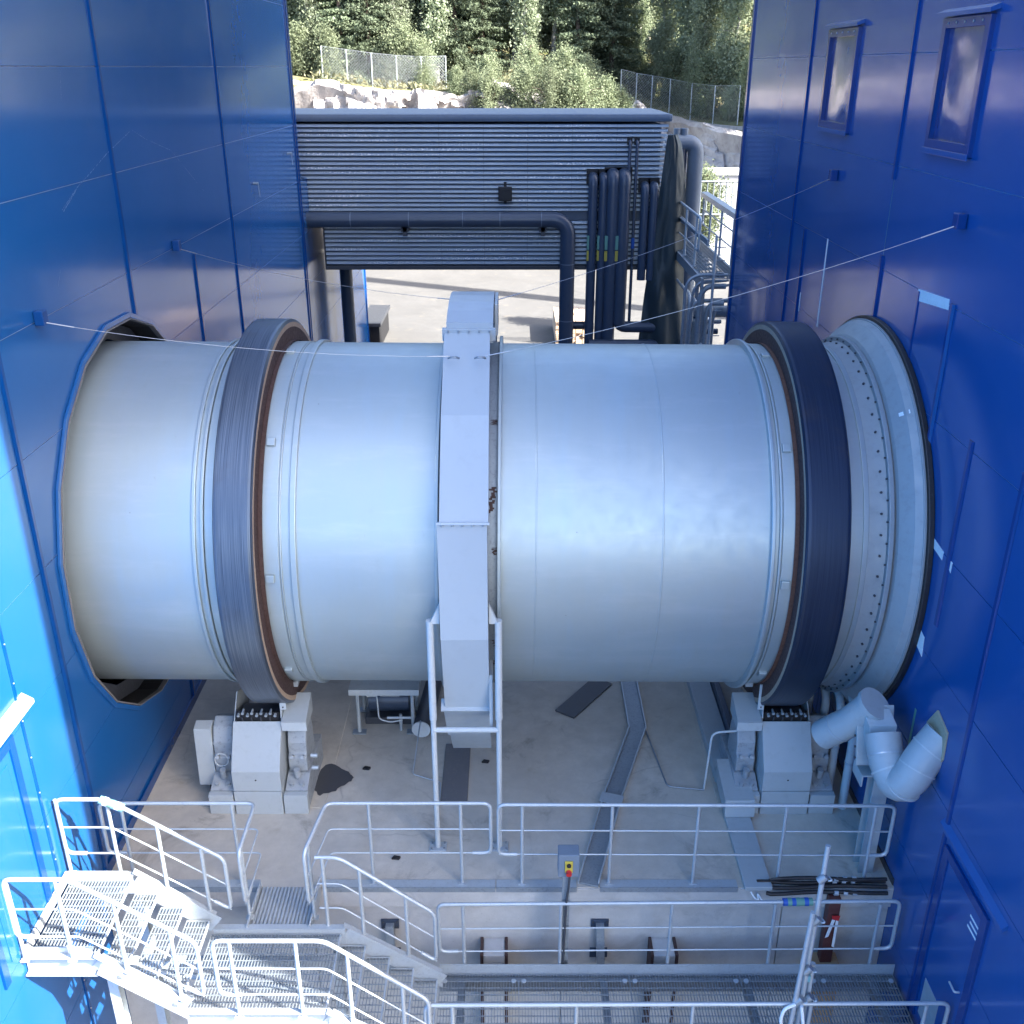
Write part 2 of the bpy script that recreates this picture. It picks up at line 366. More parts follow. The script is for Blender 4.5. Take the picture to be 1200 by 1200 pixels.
# ================================================================== SETTING
MB().add([(-1500, 9.24, -0.03), (1500, 9.24, -0.03), (1500, 3000, -0.03), (-1500, 3000, -0.03)], [(0, 1, 2, 3)]).build('ground', 'yard', kind='structure')
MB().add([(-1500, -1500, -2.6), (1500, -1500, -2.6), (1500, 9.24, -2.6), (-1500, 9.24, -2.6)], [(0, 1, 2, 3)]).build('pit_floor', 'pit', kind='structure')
# slab and its front wall
slab = MB().box(XL - 0.05, XR + 0.05, 9.22, 20.6, -0.25, 0.0).build('floor_slab', 'concrete_slab', kind='structure')
fw = thing('retaining_wall', 'pale concrete front wall below the edge of the machine slab', 'wall', (0, 9.22, -2.6))
for i, (a, b) in enumerate([(-4.95, -2.45), (-2.44, 0.62), (0.63, 3.30), (3.31, 4.60)]):
    MB().box(a, b, 9.26, 9.5, -2.6, -0.255).build('concrete_panel', 'concrete_wall', fw, bevel=0.008)
MB().box(-4.95, 4.6, 9.205, 9.259, -0.30, -0.012).build('capping', 'concrete_wall', fw, bevel=0.008)

# ------------------------------------------------------------------ blue buildings
def clip_half(poly, p, nrm):
    """part of convex poly where (q-p).nrm >= 0"""
    out = []
    for i in range(len(poly)):
        a, b = poly[i], poly[(i + 1) % len(poly)]
        da = (a[0] - p[0]) * nrm[0] + (a[1] - p[1]) * nrm[1]; db = (b[0] - p[0]) * nrm[0] + (b[1] - p[1]) * nrm[1]
        if da >= 0: out.append(a)
        if (da >= 0) != (db >= 0):
            t = da / (da - db); out.append((a[0] + (b[0] - a[0]) * t, a[1] + (b[1] - a[1]) * t))
    return out if len(out) > 2 else None
def minus(rect, hole):
    if hole is None: return [rect]
    if min(p[0] for p in hole) > max(p[0] for p in rect) or max(p[0] for p in hole) < min(p[0] for p in rect): return [rect]
    if min(p[1] for p in hole) > max(p[1] for p in rect) or max(p[1] for p in hole) < min(p[1] for p in rect): return [rect]
    res, cur, n = [], rect, len(hole)
    for i in range(n):
        a, b = hole[i], hole[(i + 1) % n]; nx, ny = b[1] - a[1], a[0] - b[0]     # outward for counter-clockwise
        o = clip_half(cur, a, (nx, ny))
        if o: res.append(o)
        cur = clip_half(cur, a, (-nx, -ny))
        if not cur: break
    return res
def ngon(n, r, ph=0.0): return [(CY + r * math.cos(2 * math.pi * i / n + ph), CZ + r * math.sin(2 * math.pi * i / n + ph)) for i in range(n)]

def panels(parent, x, sgn, cols, rows, holes, mat='blue_panel', gap=0.005):
    """cladding panels on the plane X = x; sgn is the side the thickness lies on"""
    for y0, y1 in zip(cols[:-1], cols[1:]):
        for z0, z1 in zip(rows[:-1], rows[1:]):
            rect = [(y0 + gap, z0 + gap), (y1 - gap, z0 + gap), (y1 - gap, z1 - gap), (y0 + gap, z1 - gap)]
            pcs = [rect]
            for h in holes: pcs = sum([minus(p, h) for p in pcs], [])
            if not pcs: continue
            mb = MB(); dx = random.uniform(-0.0015, 0.0015)
            for p in pcs: mb.prism(p, 'x', x + dx, x + sgn * 0.05)
            mb.build('wall_panel', mat, parent)
def sheet(parent, name, x, y0, y1, z0, z1, holes, mat):
    pcs = [[(y0, z0), (y1, z0), (y1, z1), (y0, z1)]]
    for h in holes: pcs = sum([minus(p, h) for p in pcs], [])
    mb = MB()
    for p in pcs: mb.add([(x, a, b) for a, b in p], [tuple(range(len(p)))])
    mb.build(name, mat, parent)
def trim(parent, x, sgn, y, z0, z1, wd=0.085, d=0.028, mat='blue_trim', name='cover_strip'):
    """folded cover strip with a raised middle; sgn points out of the wall"""
    h = wd / 2
    pts = [(y - h, x), (y - h, x + sgn * 0.006), (y - h * 0.5, x + sgn * d), (y + h * 0.5, x + sgn * d), (y + h, x + sgn * 0.006), (y + h, x)]
    mb = MB(); n = len(pts)
    vs = [(b, a, z0) for a, b in pts] + [(b, a, z1) for a, b in pts]
    mb.add(vs, [(i, (i + 1) % n, n + (i + 1) % n, n + i) for i in range(n)] + [tuple(range(n)), tuple(range(n, 2 * n))])
    return mb.build(name, mat, parent)
def shell(parent, x0, x1, y0, y1, z0, z1, open_side):
    vs = [(x, y, z) for z in (z0, z1) for y in (y0, y1) for x in (x0, x1)]
    F = {'bot': (0, 2, 3, 1), 'top': (4, 5, 7, 6), 'y0': (0, 1, 5, 4), 'y1': (2, 6, 7, 3), 'x0': (0, 4, 6, 2), 'x1': (1, 3, 7, 5)}
    for k, nm in (('top', 'roof'), ('y0', 'end_wall'), ('y1', 'end_wall'), ('x0', 'side_wall'), ('x1', 'side_wall')):
        if k == open_side: continue
        MB().add(vs, [F[k]]).build(nm, 'blue_panel', parent, fix=False)

HOLE_L = ngon(20, 2.56, R(7)); HOLE_R = ngon(32, 2.45)
BL = thing('blue_building', 'blue panel-clad building on the left with the many-sided drum opening', 'building', (XL, 9, -2.6))
rowsL = [-2.6] + [9.04 - 1.215 * k for k in range(9, -1, -1)] + [9.04 + 1.215 * k for k in range(1, 11)]
doorL = [(7.12, 0.82), (8.10, 0.82), (8.10, 2.95), (7.12, 2.95)]
panels(BL, XL, -1, [-10, -5, 0, 4.4, 8.4, 9.42, 13.1, 18.27, 24.5], rowsL, [HOLE_L, doorL])
sheet(BL, 'seam_backing', XL - 0.010, -10, 24.5, -2.6, 21.2, [HOLE_L, doorL], 'seam_glint')
shell(BL, -22, XL - 0.06, -10, 24.47, -2.6, 21.2, 'x1')
for y, z0, z1 in [(4.4, -2.6, 21.2), (9.42, -2.6, 21.2), (13.1, 6.02, 21.2), (13.1, -2.6, 1.1), (18.27, -0.2, 21.2), (15.87, -0.2, 6.38)]:
    trim(BL, XL, 1, y, z0, z1, 0.10)
trim(BL, XL, 1, 8.4, -2.6, 6.6, 0.05, 0.012)
for k in range(14): MB().cyl((XL + 0.012, 8.4, -1.5 + 0.45 * k), (XL + 0.018, 8.4, -1.5 + 0.45 * k), 0.008, n=6).build('rivet', 'galvanised', BL)
MB().box(XL - 0.06, XL + 0.03, 24.44, 24.56, 0, 21.2).build('corner_trim', 'blue_trim', BL, bevel=0.006)
MB().box(XL - 0.003, XL + 0.026, 24.28, 24.34, 0, 21.2).build('corner_trim', 'blue_trim', BL, bevel=0.005)
MB().box(XL - 0.1, XL + 0.03, 9.25, 20.6, -0.02, 0.14).build('base_flashing', 'blue_trim', BL, bevel=0.006)
# flashing round the opening
def ring_part(parent, n, ph, ra, rb, x0, x1, name, mat, skip=()):
    A, B = ngon(n, ra, ph), ngon(n, rb, ph)
    for i in range(n):
        if i in skip: continue
        j = (i + 1) % n
        MB().prism([A[i], A[j], B[j], B[i]], 'x', x0, x1).build(name, mat, parent, bevel=0.004)
ring_part(BL, 20, R(7), 2.575, 2.64, XL + 0.004, XL + 0.035, 'opening_flashing', 'blue_panel')
ring_part(BL, 20, R(7), 2.55, 2.57, XL - 0.02, XL + 0.045, 'opening_lip', 'plate')
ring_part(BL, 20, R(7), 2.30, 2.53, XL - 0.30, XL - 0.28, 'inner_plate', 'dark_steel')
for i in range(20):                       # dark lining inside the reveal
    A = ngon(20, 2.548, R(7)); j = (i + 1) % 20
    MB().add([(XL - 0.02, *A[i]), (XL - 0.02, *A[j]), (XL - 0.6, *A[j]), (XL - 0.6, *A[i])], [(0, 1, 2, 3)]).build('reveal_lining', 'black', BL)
for y in (8.9, 9.45):                     # brighter unpainted flashing patch left of the opening
    pass
# door on the left wall
d = MB().box(XL - 0.03, XL + 0.012, 7.16, 8.06, 0.84, 2.91).build('door', 'blue_panel', BL, bevel=0.006)
MB().box(XL + 0.012, XL + 0.02, 7.26, 7.96, 0.95, 2.80).build('door_leaf', 'blue_panel', d, bevel=0.004)
for a in ((8.06, 8.16, 0.80, 3.02), (7.06, 7.16, 0.80, 3.02)): MB().box(XL - 0.02, XL + 0.03, *a).build('door_frame', 'blue_trim', BL, bevel=0.005)
MB().box(XL - 0.02, XL + 0.03, 7.16, 8.06, 2.915, 3.02).build('door_frame', 'blue_trim', BL, bevel=0.005)
MB().prism([(XL, 3.26), (XL + 0.11, 3.19), (XL + 0.11, 3.15), (XL, 3.21)], 'y', 6.95, 8.52).build('drip_flashing', 'grey_paint_pale', BL)
# lag hooks and scuff marks on the left wall
for (y, z) in ((20.1, 7.0), (23.4, 7.3)):
    k = MB().cyl((XL, y, z), (XL + 0.10, y, z), 0.025, n=8).build('wall_hook', 'galvanised_dull', BL)
    MB().tube([(XL + 0.09, y, z), (XL + 0.10, y + 0.02, z - 0.25)], 0.010, 6).build('hook_strap', 'galvanised_dull', k)
SC = [(11.42, 7.59), (11.92, 7.78), (12.45, 7.92), (12.97, 8.07), (13.37, 8.16), (13.85, 8.27)]
SC2 = [(13.97, 8.28), (14.41, 8.15), (15.43, 7.93), (16.87, 7.19)]
for P_, w0 in ((SC, 0.012), (SC2, 0.007), ([(11.46, 7.58), (11.96, 7.79)], 0.022), ([(11.0, 6.85), (11.12, 7.0)], 0.012), ([(12.0, 9.0), (11.9, 8.7)], 0.010)):
    mb = MB()
    for (a, b), (c, d_) in zip(P_[:-1], P_[1:]):
        for q in range(26):
            if rs0.random() < 0.22: continue
            f0, f1 = q / 26, (q + rs0.uniform(0.6, 1.1)) / 26; wq = w0 * rs0.uniform(0.15, 0.9)
            mb.add([(XL + 0.0035, a + (c - a) * f0, b + (d_ - b) * f0 - wq), (XL + 0.0035, a + (c - a) * f1, b + (d_ - b) * f1 - wq), (XL + 0.0035, a + (c - a) * f1, b + (d_ - b) * f1 + wq * 0.4), (XL + 0.0035, a + (c - a) * f0, b + (d_ - b) * f0)], [(0, 1, 2, 3)])
    mb.build('scuff_mark', 'scuff', BL, fix=False)
# low annex running on under the conveyor gallery
AX = thing('blue_annex', 'low blue wall running on beneath the grey gallery, left of the yard', 'building', (XL, 29, 0))
panels(AX, XL, -1, [24.57, 29.3, 34.1], [0.0, 0.535, 1.75, 2.965, 4.18, 5.395, 6.61], [])
sheet(AX, 'seam_backing', XL - 0.01, 24.57, 34.1, 0, 6.6, [], 'seam_glint')
shell(AX, -16, XL - 0.06, 24.57, 34.05, 0, 6.61, 'x1')
MB().box(XL - 0.06, XL + 0.03, 34.04, 34.16, 0, 6.6).build('corner_trim', 'blue_trim', AX, bevel=0.006)
trim(AX, XL, 1, 29.3, 0, 6.6, 0.10)

BR = thing('blue_building', 'blue panel-clad building on the right with two film-covered windows', 'building', (XR, 9, -2.6))
rowsR = [-2.6] + [9.18 - 1.222 * k for k in range(9, -1, -1)] + [9.18 + 1.222 * k for k in range(1, 14)]
WIN = [(14.62, 15.98, 8.20, 9.52), (10.62, 11.78, 8.20, 9.50)]
doorR = [(7.30, -0.80), (8.20, -0.80), (8.20, 1.46), (7.30, 1.46)]
holesR = [HOLE_R, doorR] + [[(a + .06, c + .06), (b - .06, c + .06), (b - .06, d_ - .06), (a + .06, d_ - .06)] for a, b, c, d_ in WIN]
panels(BR, XR, 1, [4.5, 8.35, 12.66, 16.92, 21.22], rowsR, holesR)
sheet(BR, 'seam_backing', XR + 0.010, 4.5, 21.22, -2.6, 25.06, holesR, 'seam_glint')
shell(BR, XR + 0.06, 30, 4.5, 21.2, -2.6, 25.06, 'x0')
for y, z0, z1 in [(16.92, -0.2, 25.06), (12.66, 7.80, 25.06), (12.66, 5.9, 6.9), (16.15, 5.2, 6.72)]: trim(BR, XR, -1, y, z0, z1, 0.10)
trim(BR, XR, -1, 8.35, -2.6, 5.7, 0.09, 0.018); trim(BR, XR, -1, 9.45, 3.5, 5.62, 0.10, 0.02); trim(BR, XR, -1, 10.42, 4.9, 6.78, 0.09, 0.03); trim(BR, XR, -1, 11.36, 5.75, 6.72, 0.05, 0.012)
MB().box(XR + 0.001, XR + 0.008, 12.64, 12.68, 6.9, 7.8).build('foam_seam', 'green_tape', BR)
MB().box(XR - 0.03, XR + 0.06, 21.14, 21.27, 0, 25.06).build('corner_trim', 'blue_trim', BR, bevel=0.006)
MB().box(XR - 0.03, XR + 0.06, 4.44, 4.56, -2.6, 25.06).build('corner_trim', 'blue_trim', BR, bevel=0.006)
MB().box(XR - 0.004, XR + 0.002, 14.94, 14.99, 5.45, 6.75).build('bare_strip', 'white_tape', BR)
MB().box(XR - 0.004, XR + 0.002, 16.02, 16.05, 5.45, 5.75).build('bare_strip', 'white_tape', BR)
for nm, pts in (('bare_patch', [(11.40, 6.74), (10.55, 6.80), (10.53, 6.69), (11.38, 6.61)]), ('bare_patch', [(10.08, 4.36), (9.60, 4.31), (9.60, 4.21), (10.05, 4.26)]),
                ('bare_patch', [(10.05, 3.30), (9.66, 3.22), (9.64, 2.98), (10.0, 3.08)]), ('bare_patch', [(9.42, 4.30), (9.36, 4.30), (9.36, 4.18), (9.41, 4.20)]),
                ('bare_patch', [(11.37, 5.75), (11.31, 5.78), (11.33, 5.35), (11.36, 5.38)])):
    MB().prism(pts, 'x', XR - 0.004, XR + 0.002).build(nm, 'white_tape', BR)
MB().box(XR - 0.004, XR + 0.002, 9.52, 9.56, 1.55, 2.35).build('green_strip', 'green_tape', BR)
for a, b, c, d_ in WIN:
    w_ = MB().box(XR - 0.05, XR + 0.04, a, a + 0.10, c, d_).box(XR - 0.05, XR + 0.04, b - 0.10, b, c, d_).box(XR - 0.05, XR + 0.04, a + 0.10, b - 0.10, c, c + 0.12).box(XR - 0.05, XR + 0.04, a + 0.10, b - 0.10, d_ - 0.10, d_).build('window', 'blue_trim', BR, bevel=0.005)
    MB().prism([(XR, d_ + 0.09), (XR - 0.10, d_ + 0.05), (XR - 0.10, d_ + 0.01), (XR, d_ + 0.04)], 'y', a - 0.08, b + 0.08).build('drip_flashing', 'blue_panel', w_)
    MB().box(XR - 0.065, XR - 0.051, a - 0.02, b + 0.02, c - 0.03, c + 0.03).build('sill', 'blue_panel', w_, bevel=0.004)
    # crinkled film
    pts = []; N = 14
    for i in range(N + 1):
        for j in range(N + 1):
            y = a + 0.10 + (b - a - 0.20) * i / N; z = c + 0.12 + (d_ - c - 0.22) * j / N
            edge = min(i, j, N - i, N - j) / N
            pts.append((XR + 0.0 + 0.016 * noise.noise((y * 1.8, z * 1.2, a)) * min(1, edge * 5) , y, z))
    MB().add(pts, [(i * (N + 1) + j, (i + 1) * (N + 1) + j, (i + 1) * (N + 1) + j + 1, i * (N + 1) + j + 1) for i in range(N) for j in range(N)], True).build('pane', 'window_film', w_)
    for k in range(5):
        MB().cyl((XR - 0.052, a + 0.16 + (b - a - 0.32) * k / 4, d_ - 0.05), (XR - 0.058, a + 0.16 + (b - a - 0.32) * k / 4, d_ - 0.05), 0.012, n=6).build('rivet', 'galvanised', w_)
d = MB().box(XR - 0.010, XR + 0.03, 7.34, 8.16, -0.78, 1.42).build('door', 'blue_panel', BR, bevel=0.005)
for a in ((8.16, 8.27, -0.86, 1.53), (7.23, 7.34, -0.86, 1.53)): MB().box(XR - 0.03, XR + 0.02, *a).build('door_frame', 'blue_trim', BR, bevel=0.005)
MB().box(XR - 0.03, XR + 0.02, 7.34, 8.16, 1.425, 1.53).build('door_frame', 'blue_trim', BR, bevel=0.005)
MB().prism([(XR, 1.76), (XR - 0.05, 1.70), (XR - 0.05, 1.66), (XR, 1.70)], 'y', 6.95, 8.42).build('drip_flashing', 'blue_panel', BR)
for k, (y1, ln) in enumerate(((7.55, 0.26), (7.53, 0.26), (7.56, 0.22))):
    MB().box(XR - 0.013, XR - 0.0105, y1 - ln, y1, 1.26 - 0.07 * k, 1.285 - 0.07 * k).build('door_marking', 'white_tape', d)
MB().box(XR - 0.016, XR - 0.0105, 7.72, 8.08, -0.72, -0.2).build('kick_panel', 'galvanised', d)
MB().tube([(XR - 0.01, 7.42, 0.35), (XR - 0.06, 7.42, 0.35), (XR - 0.06, 7.55, 0.35)], 0.012, 6, 0.02).build('door_handle', 'galvanised', d)
# dark seam between slab and right wall
MB().box(XR - 0.012, XR + 0.03, 9.25, 20.6, -0.02, 0.10).build('base_flashing', 'dark_steel', BR)

# ================================================================== DRUM
DR = thing('debarking_drum', 'huge pale grey rotating steel drum spanning the gap between both blue buildings', 'drum', (0, CY, CZ))
def lat(name, prof, mat, parent=DR, n=128, **k): return MB().lathe(prof, CY, CZ, n, **k).build(name, mat, parent, fix=False)
def ringprof(x0, x1, r0, r1, b=0.012): return [(x0, r0), (x0, r1 - b), (x0 + b * 0.3, r1 - b * 0.3), (x0 + b, r1), (x1 - b, r1), (x1 - b * 0.3, r1 - b * 0.3), (x1, r1 - b), (x1, r0)]
sh = lat('shell', [(-5.7, RD), (-0.86, RD)], 'drum_steel', n=160)
lat('shell', [(-0.14, RD), (4.16, RD)], 'drum_steel', n=160)
lat('weld_seam', ringprof(0.262, 0.277, RD - 0.01, RD + 0.004, 0.003), 'drum_steel')
lat('weld_seam', ringprof(1.69, 1.71, RD - 0.01, RD + 0.005, 0.004), 'drum_steel')
for a, b, h in ((-3.60, -3.555, 0.03), (-3.50, -3.46, 0.045), (-2.50, -2.43, 0.035), (-2.62, -2.60, 0.018), (2.90, 2.945, 0.075), (3.00, 3.03, 0.03)):
    lat('stiffener_band', ringprof(a, b, RD - 0.01, RD + h, 0.008), 'drum_steel')
lat('wear_band', ringprof(-3.455, -3.31, RD - 0.01, RD + 0.016, 0.004), 'drum_steel')
lat('wear_band', ringprof(-2.82, -2.63, RD - 0.01, RD + 0.012, 0.004), 'drum_steel')
lat('wear_band', ringprof(3.04, 3.20, RD - 0.01, RD + 0.014, 0.004), 'drum_steel')
# riding rings
def riding(x0, x1, mat, inner, label):
    r_ = lat('riding_ring', [(x0, 2.50), (x0 + 0.02, 2.535), (x0 + 0.05, 2.54), (x1 - 0.05, 2.54), (x1 - 0.02, 2.535), (x1, 2.50)], mat); r_['label'] = label
    for x in (x0, x1):
        lat('ring_edge', [(x, 2.50), (x, 2.44)], 'tan_edge', r_)
        lat('ring_face', [(x + 0.0005, 2.44), (x + 0.0005, RD - 0.01)], 'rust_dark', r_)
    return r_
r1 = riding(-3.29, -2.85, 'ring_worn', 1, 'worn bright-scratched steel riding ring on the left')
r2 = riding(3.22, 3.72, 'ring_dark', -1, 'dark blue-black riding ring on the right')
lat('ring_shim', [(-2.849, RD + 0.03), (-2.80, RD + 0.03)], 'rust_dark'); lat('ring_shim', [(3.17, RD + 0.03), (3.219, RD + 0.03)], 'rust')
blk = proto(MB().box(-0.05, 0.05, -0.05, 0.05, -0.01, 0.05), 'drum_steel', 0.01)
for xs, ph in ((-2.74, R(136)), (3.10, R(137))):
    n_ = 9
    for i in range(n_):
        t = 2 * math.pi * i / n_ + ph
        o = place('keeper_block', blk, DR, (xs + 0.0, CY + RD * math.cos(t), CZ + RD * math.sin(t)))
        o.rotation_euler = (t - math.pi / 2, 0, 0)
# sprocket ring below the guard
gr = lat('sprocket_ring', ringprof(-0.62, -0.40, RD - 0.1, 2.42, 0.02), 'rust_dark')
lat('sprocket_flange', ringprof(-0.87, -0.83, RD - 0.1, 2.335, 0.006), 'drum_steel'); lat('sprocket_flange', ringprof(-0.17, -0.13, RD - 0.1, 2.335, 0.006), 'drum_steel')
lat('sprocket_web', [(-0.83, 2.26), (-0.17, 2.26)], 'galvanised_dull')
tooth = proto(MB().prism([(-0.05, 0), (0.05, 0), (0.025, 0.10), (-0.025, 0.10)], 'x', -0.09, 0.09), 'rust_dark', 0.006)
for i in range(72):
    t = 2 * math.pi * i / 72; o = place('sprocket_tooth', tooth, DR, (-0.51, CY + 2.41 * math.cos(t), CZ + 2.41 * math.sin(t))); o.rotation_euler = (t - math.pi / 2, 0, 0)
for t0, ww, xa in ((2.60, 0.13, -0.245), (3.45, 0.05, -0.22), (2.24, 0.03, -0.235), (3.62, 0.07, -0.21), (2.9, 0.04, -0.21)):     # ragged rust on the web
    mb = MB(); n_ = 14
    for k in range(n_):
        ta, tb = t0 + ww * k / n_, t0 + ww * (k + 1) / n_; x0 = xa + rs0.uniform(-0.03, 0.03); x1 = x0 + rs0.uniform(0.02, 0.075)
        mb.add([(x, CY + 2.268 * math.cos(t), CZ + 2.268 * math.sin(t)) for x, t in ((x0, ta), (min(x1, -0.172), ta), (min(x1, -0.172), tb), (x0, tb))], [(0, 1, 2, 3)])
    mb.build('rust_patch', 'rust_dark', DR, fix=False)
# bolted end ring on the right
lat('end_flange', ringprof(3.94, 4.00, RD - 0.01, RD + 0.02, 0.006), 'drum_steel')
lat('end_flange', ringprof(4.19, 4.25, RD - 0.05, 2.36, 0.010), 'seal_grey')
lat('end_shell', [(4.0, RD + 0.012), (4.19, RD + 0.055)], 'seal_grey')
bolt = proto(MB().cyl((0, 0, 0), (0, 0, 0.018), 0.0145, n=6), 'dark_steel')
bolt2 = proto(MB().cyl((0, 0, 0), (-0.02, 0, 0), 0.011, n=6), 'dark_steel')
for i in range(60):
    t = 2 * math.pi * i / 60
    if 0.9 < t < 5.2:
        o = place('flange_bolt', bolt, DR, (4.125, CY + (RD + 0.04) * math.cos(t), CZ + (RD + 0.04) * math.sin(t))); o.rotation_euler = (t - math.pi / 2, 0, 0)
        o = place('flange_bolt', bolt2, DR, (4.19, CY + 2.325 * math.cos(t + .04), CZ + 2.325 * math.sin(t + .04)))
DR.rotation_euler = (0, R(0.35), 0)

SE = thing('drum_seal', 'flared grey seal ring with black rubber edge around the drum at the right wall', 'seal ring', (4.4, CY, CZ))
lat('seal_cone', [(4.27, 2.30), (4.30, 2.36), (4.42, 2.50), (4.50, 2.545)], 'seal_grey', SE)
lat('seal_rim', ringprof(4.495, 4.53, 2.45, 2.56, 0.008), 'seal_grey', SE)
lat('rubber_edge', ringprof(4.53, 4.598, 2.42, 2.60, 0.012), 'rubber', SE)
for t in (2.25,):
    MB().lathe([(4.36, 2.445), (4.46, 2.525)], CY, CZ, 4, t, t + 0.02).build('tape_mark', 'white_tape', SE, fix=False)

# ================================================================== CHAIN GUARD
GX0, GX1 = -0.80, -0.26
GD = thing('chain_guard', 'pale blue-grey sheet metal chain guard strapped over the middle of the drum', 'guard', (-0.53, 9.9, 0))
P388, P615, P830 = (11.50, 6.23), (9.80, 4.55), (10.16, 1.92)
PBOT = (10.72, 1.12); PLOW = (11.2, 0.55)
arc = [(CY + 2.93 * math.cos(t), CZ + 2.90 * math.sin(t)) for t in [R(107 - k * 6) for k in range(0, 21)]]
def strip(pts, name, x0=GX0, x1=GX1, th=0.012, lip=0.16, smooth=False):
    mb = MB(); n = len(pts)
    for (a, b) in zip(pts[:-1], pts[1:]):
        mb.add([(x0, *a), (x1, *a), (x1, *b), (x0, *b)], [(0, 1, 2, 3)], smooth)
    def inn(p, dd):
        v = Vector((CY - p[0], CZ - p[1])).normalized(); return (p[0] + v.x * dd, p[1] + v.y * dd)
    for x in (x0, x1):
        for (a, b) in zip(pts[:-1], pts[1:]): mb.add([(x, *a), (x, *b), (x, *inn(b, lip)), (x, *inn(a, lip))], [(0, 1, 2, 3)])
    for (a, b) in zip(pts[:-1], pts[1:]): mb.add([(x0, *inn(a, lip)), (x1, *inn(a, lip)), (x1, *inn(b, lip)), (x0, *inn(b, lip))], [(0, 1, 2, 3)])
    return mb.build(name, 'guard_grey', GD, fix=False)
strip([P388] + arc, 'cover_panel', GX0 + 0.04, GX1 + 0.04, smooth=True)
strip([P388, (10.55, 5.52), P615], 'cover_panel', GX0 + 0.015, GX1 + 0.005)
strip([P615, (9.80, 3.1), P830], 'cover_panel', GX0 - 0.01, GX1 - 0.01)
strip([P830, PBOT], 'cover_panel', GX0 - 0.03, GX1 - 0.02); strip([PBOT, PLOW], 'cover_panel', GX0 - 0.0, GX1 - 0.02)
def flange(p, tang, x0, x1, wd=0.05):
    v = Vector((p[0] - CY, p[1] - CZ)).normalized(); u = Vector((-v.y, v.x))
    q = [(p[0] + v.x * a + u.x * b, p[1] + v.y * a + u.y * b) for a, b in ((-0.12, -wd / 2), (0.035, -wd / 2), (0.035, wd / 2), (-0.12, wd / 2))]
    f = MB().prism(q, 'x', x0, x1).build('flange', 'guard_grey', GD, bevel=0.004)
    for k in range(5):
        x = x0 + 0.07 + (x1 - x0 - 0.14) * k / 4; c = Vector((p[0] + v.x * 0.012, p[1] + v.y * 0.012)) - u * (wd / 2 if u.y > 0 else -wd / 2)
        e = c - u * (0.018 if u.y > 0 else -0.018)
        MB().cyl((x, c.x, c.y), (x, e.x, e.y), 0.013, n=6).build('bolt', 'galvanised_dull', f)
flange(P388, 0, GX0 - 0.01, GX1 + 0.07); flange(P615, 0, GX0 - 0.02, GX1 + 0.02, 0.03); flange(P830, 0, GX0 - 0.06, GX1 + 0.02)
MB().prism([(10.0, 2.5), (9.98, 1.75), (10.3, 1.75), (10.35, 2.5)], 'x', GX1 - 0.008, GX1 + 0.03).build('side_plate', 'guard_grey', GD)
MB().box(GX1 + 0.05, GX1 + 0.09, 12.0, 12.7, 6.05, 6.44).build('top_bracket', 'grey_paint', GD, bevel=0.008)
for x in (-0.935, -0.155):
    p = MB().tube([(x, 9.9, 0.02), (x, 9.9, 1.95)], 0.034, 12).tube([(x, 9.9, 1.95), (x, 9.9, 3.30)], 0.044, 12).build('leg', 'grey_paint_pale', GD)
    MB().box(x - 0.11, x + 0.11, 9.82, 9.98, 0.001, 0.018).build('foot_plate', 'galvanised', p, bevel=0.003)
    for a in (-0.08, 0.08):
        for b in (-0.05, 0.05): MB().cyl((x + a, 9.9 + b, 0.018), (x + a, 9.9 + b, 0.04), 0.014, n=6).build('bolt', 'galvanised_dull', p)
    xi = GX0 - 0.02 if x < -0.5 else GX1 + 0.0
    MB().add([(x, 9.87, 3.27), (xi, 9.87, 3.27), (xi, 9.87, 3.52), (x, 9.93, 3.27), (xi, 9.93, 3.27), (xi, 9.93, 3.52)], [(0, 1, 2), (5, 4, 3), (0, 3, 4, 1), (1, 4, 5, 2), (2, 5, 3, 0)]).build('gusset', 'grey_paint_pale', GD)
MB().tube([(-0.935, 9.9, 1.80), (-0.155, 9.9, 1.80)], 0.034, 12).build('crossbar', 'grey_paint_pale', GD)
for x in (-0.66, -0.36):
    MB().tube([(x - 0.06, 11.08, 6.02), (x - 0.03, 11.02, 6.05), (x + 0.03, 11.02, 6.05), (x + 0.06, 11.08, 6.02)], 0.012, 6, 0.02).build('lifting_eye', 'galvanised_dull', GD)

# stay wires
def stay(p, q, label, sgn):
    t = thing('stay_wire', label, 'wire', p, 'stay wires holding the chain guard')
    p, q = Vector(p), Vector(q); pts = []
    for k in range(17):
        u = k / 16; v = p.lerp(q, u); v.z -= 0.10 * 4 * u * (1 - u); pts.append(v)
    MB().tube(pts[1:-1], 0.0028, 5).build('cable', 'cable_steel', t)
    MB().tube([pts[0], pts[1]], 0.007, 6).build('turnbuckle', 'cable_steel', t); MB().tube([pts[-2], pts[-1]], 0.007, 6).build('chain_end', 'cable_steel', t)
    MB().box(min(p.x, p.x + sgn * 0.1), max(p.x, p.x + sgn * 0.1), p.y - 0.06, p.y + 0.06, p.z - 0.02, p.z + 0.13).build('wall_bracket', 'blue_trim', t, bevel=0.008)
stay((XL + 0.11, 10.34, 6.60), (-0.70, 11.06, 6.05), 'thin steel stay wire from the near left wall bracket to the guard front', -1)
stay((XL + 0.11, 14.96, 6.60), (-0.76, 13.6, 6.15), 'thin steel stay wire from the far left wall bracket to the guard back', -1)
stay((XR - 0.11, 10.50, 7.55), (-0.32, 11.06, 6.05), 'thin steel stay wire from the near right wall bracket to the guard front', 1)
stay((XR - 0.11, 14.90, 7.58), (-0.18, 12.9, 6.30), 'thin steel stay wire from the far right wall bracket to the guard top', 1)

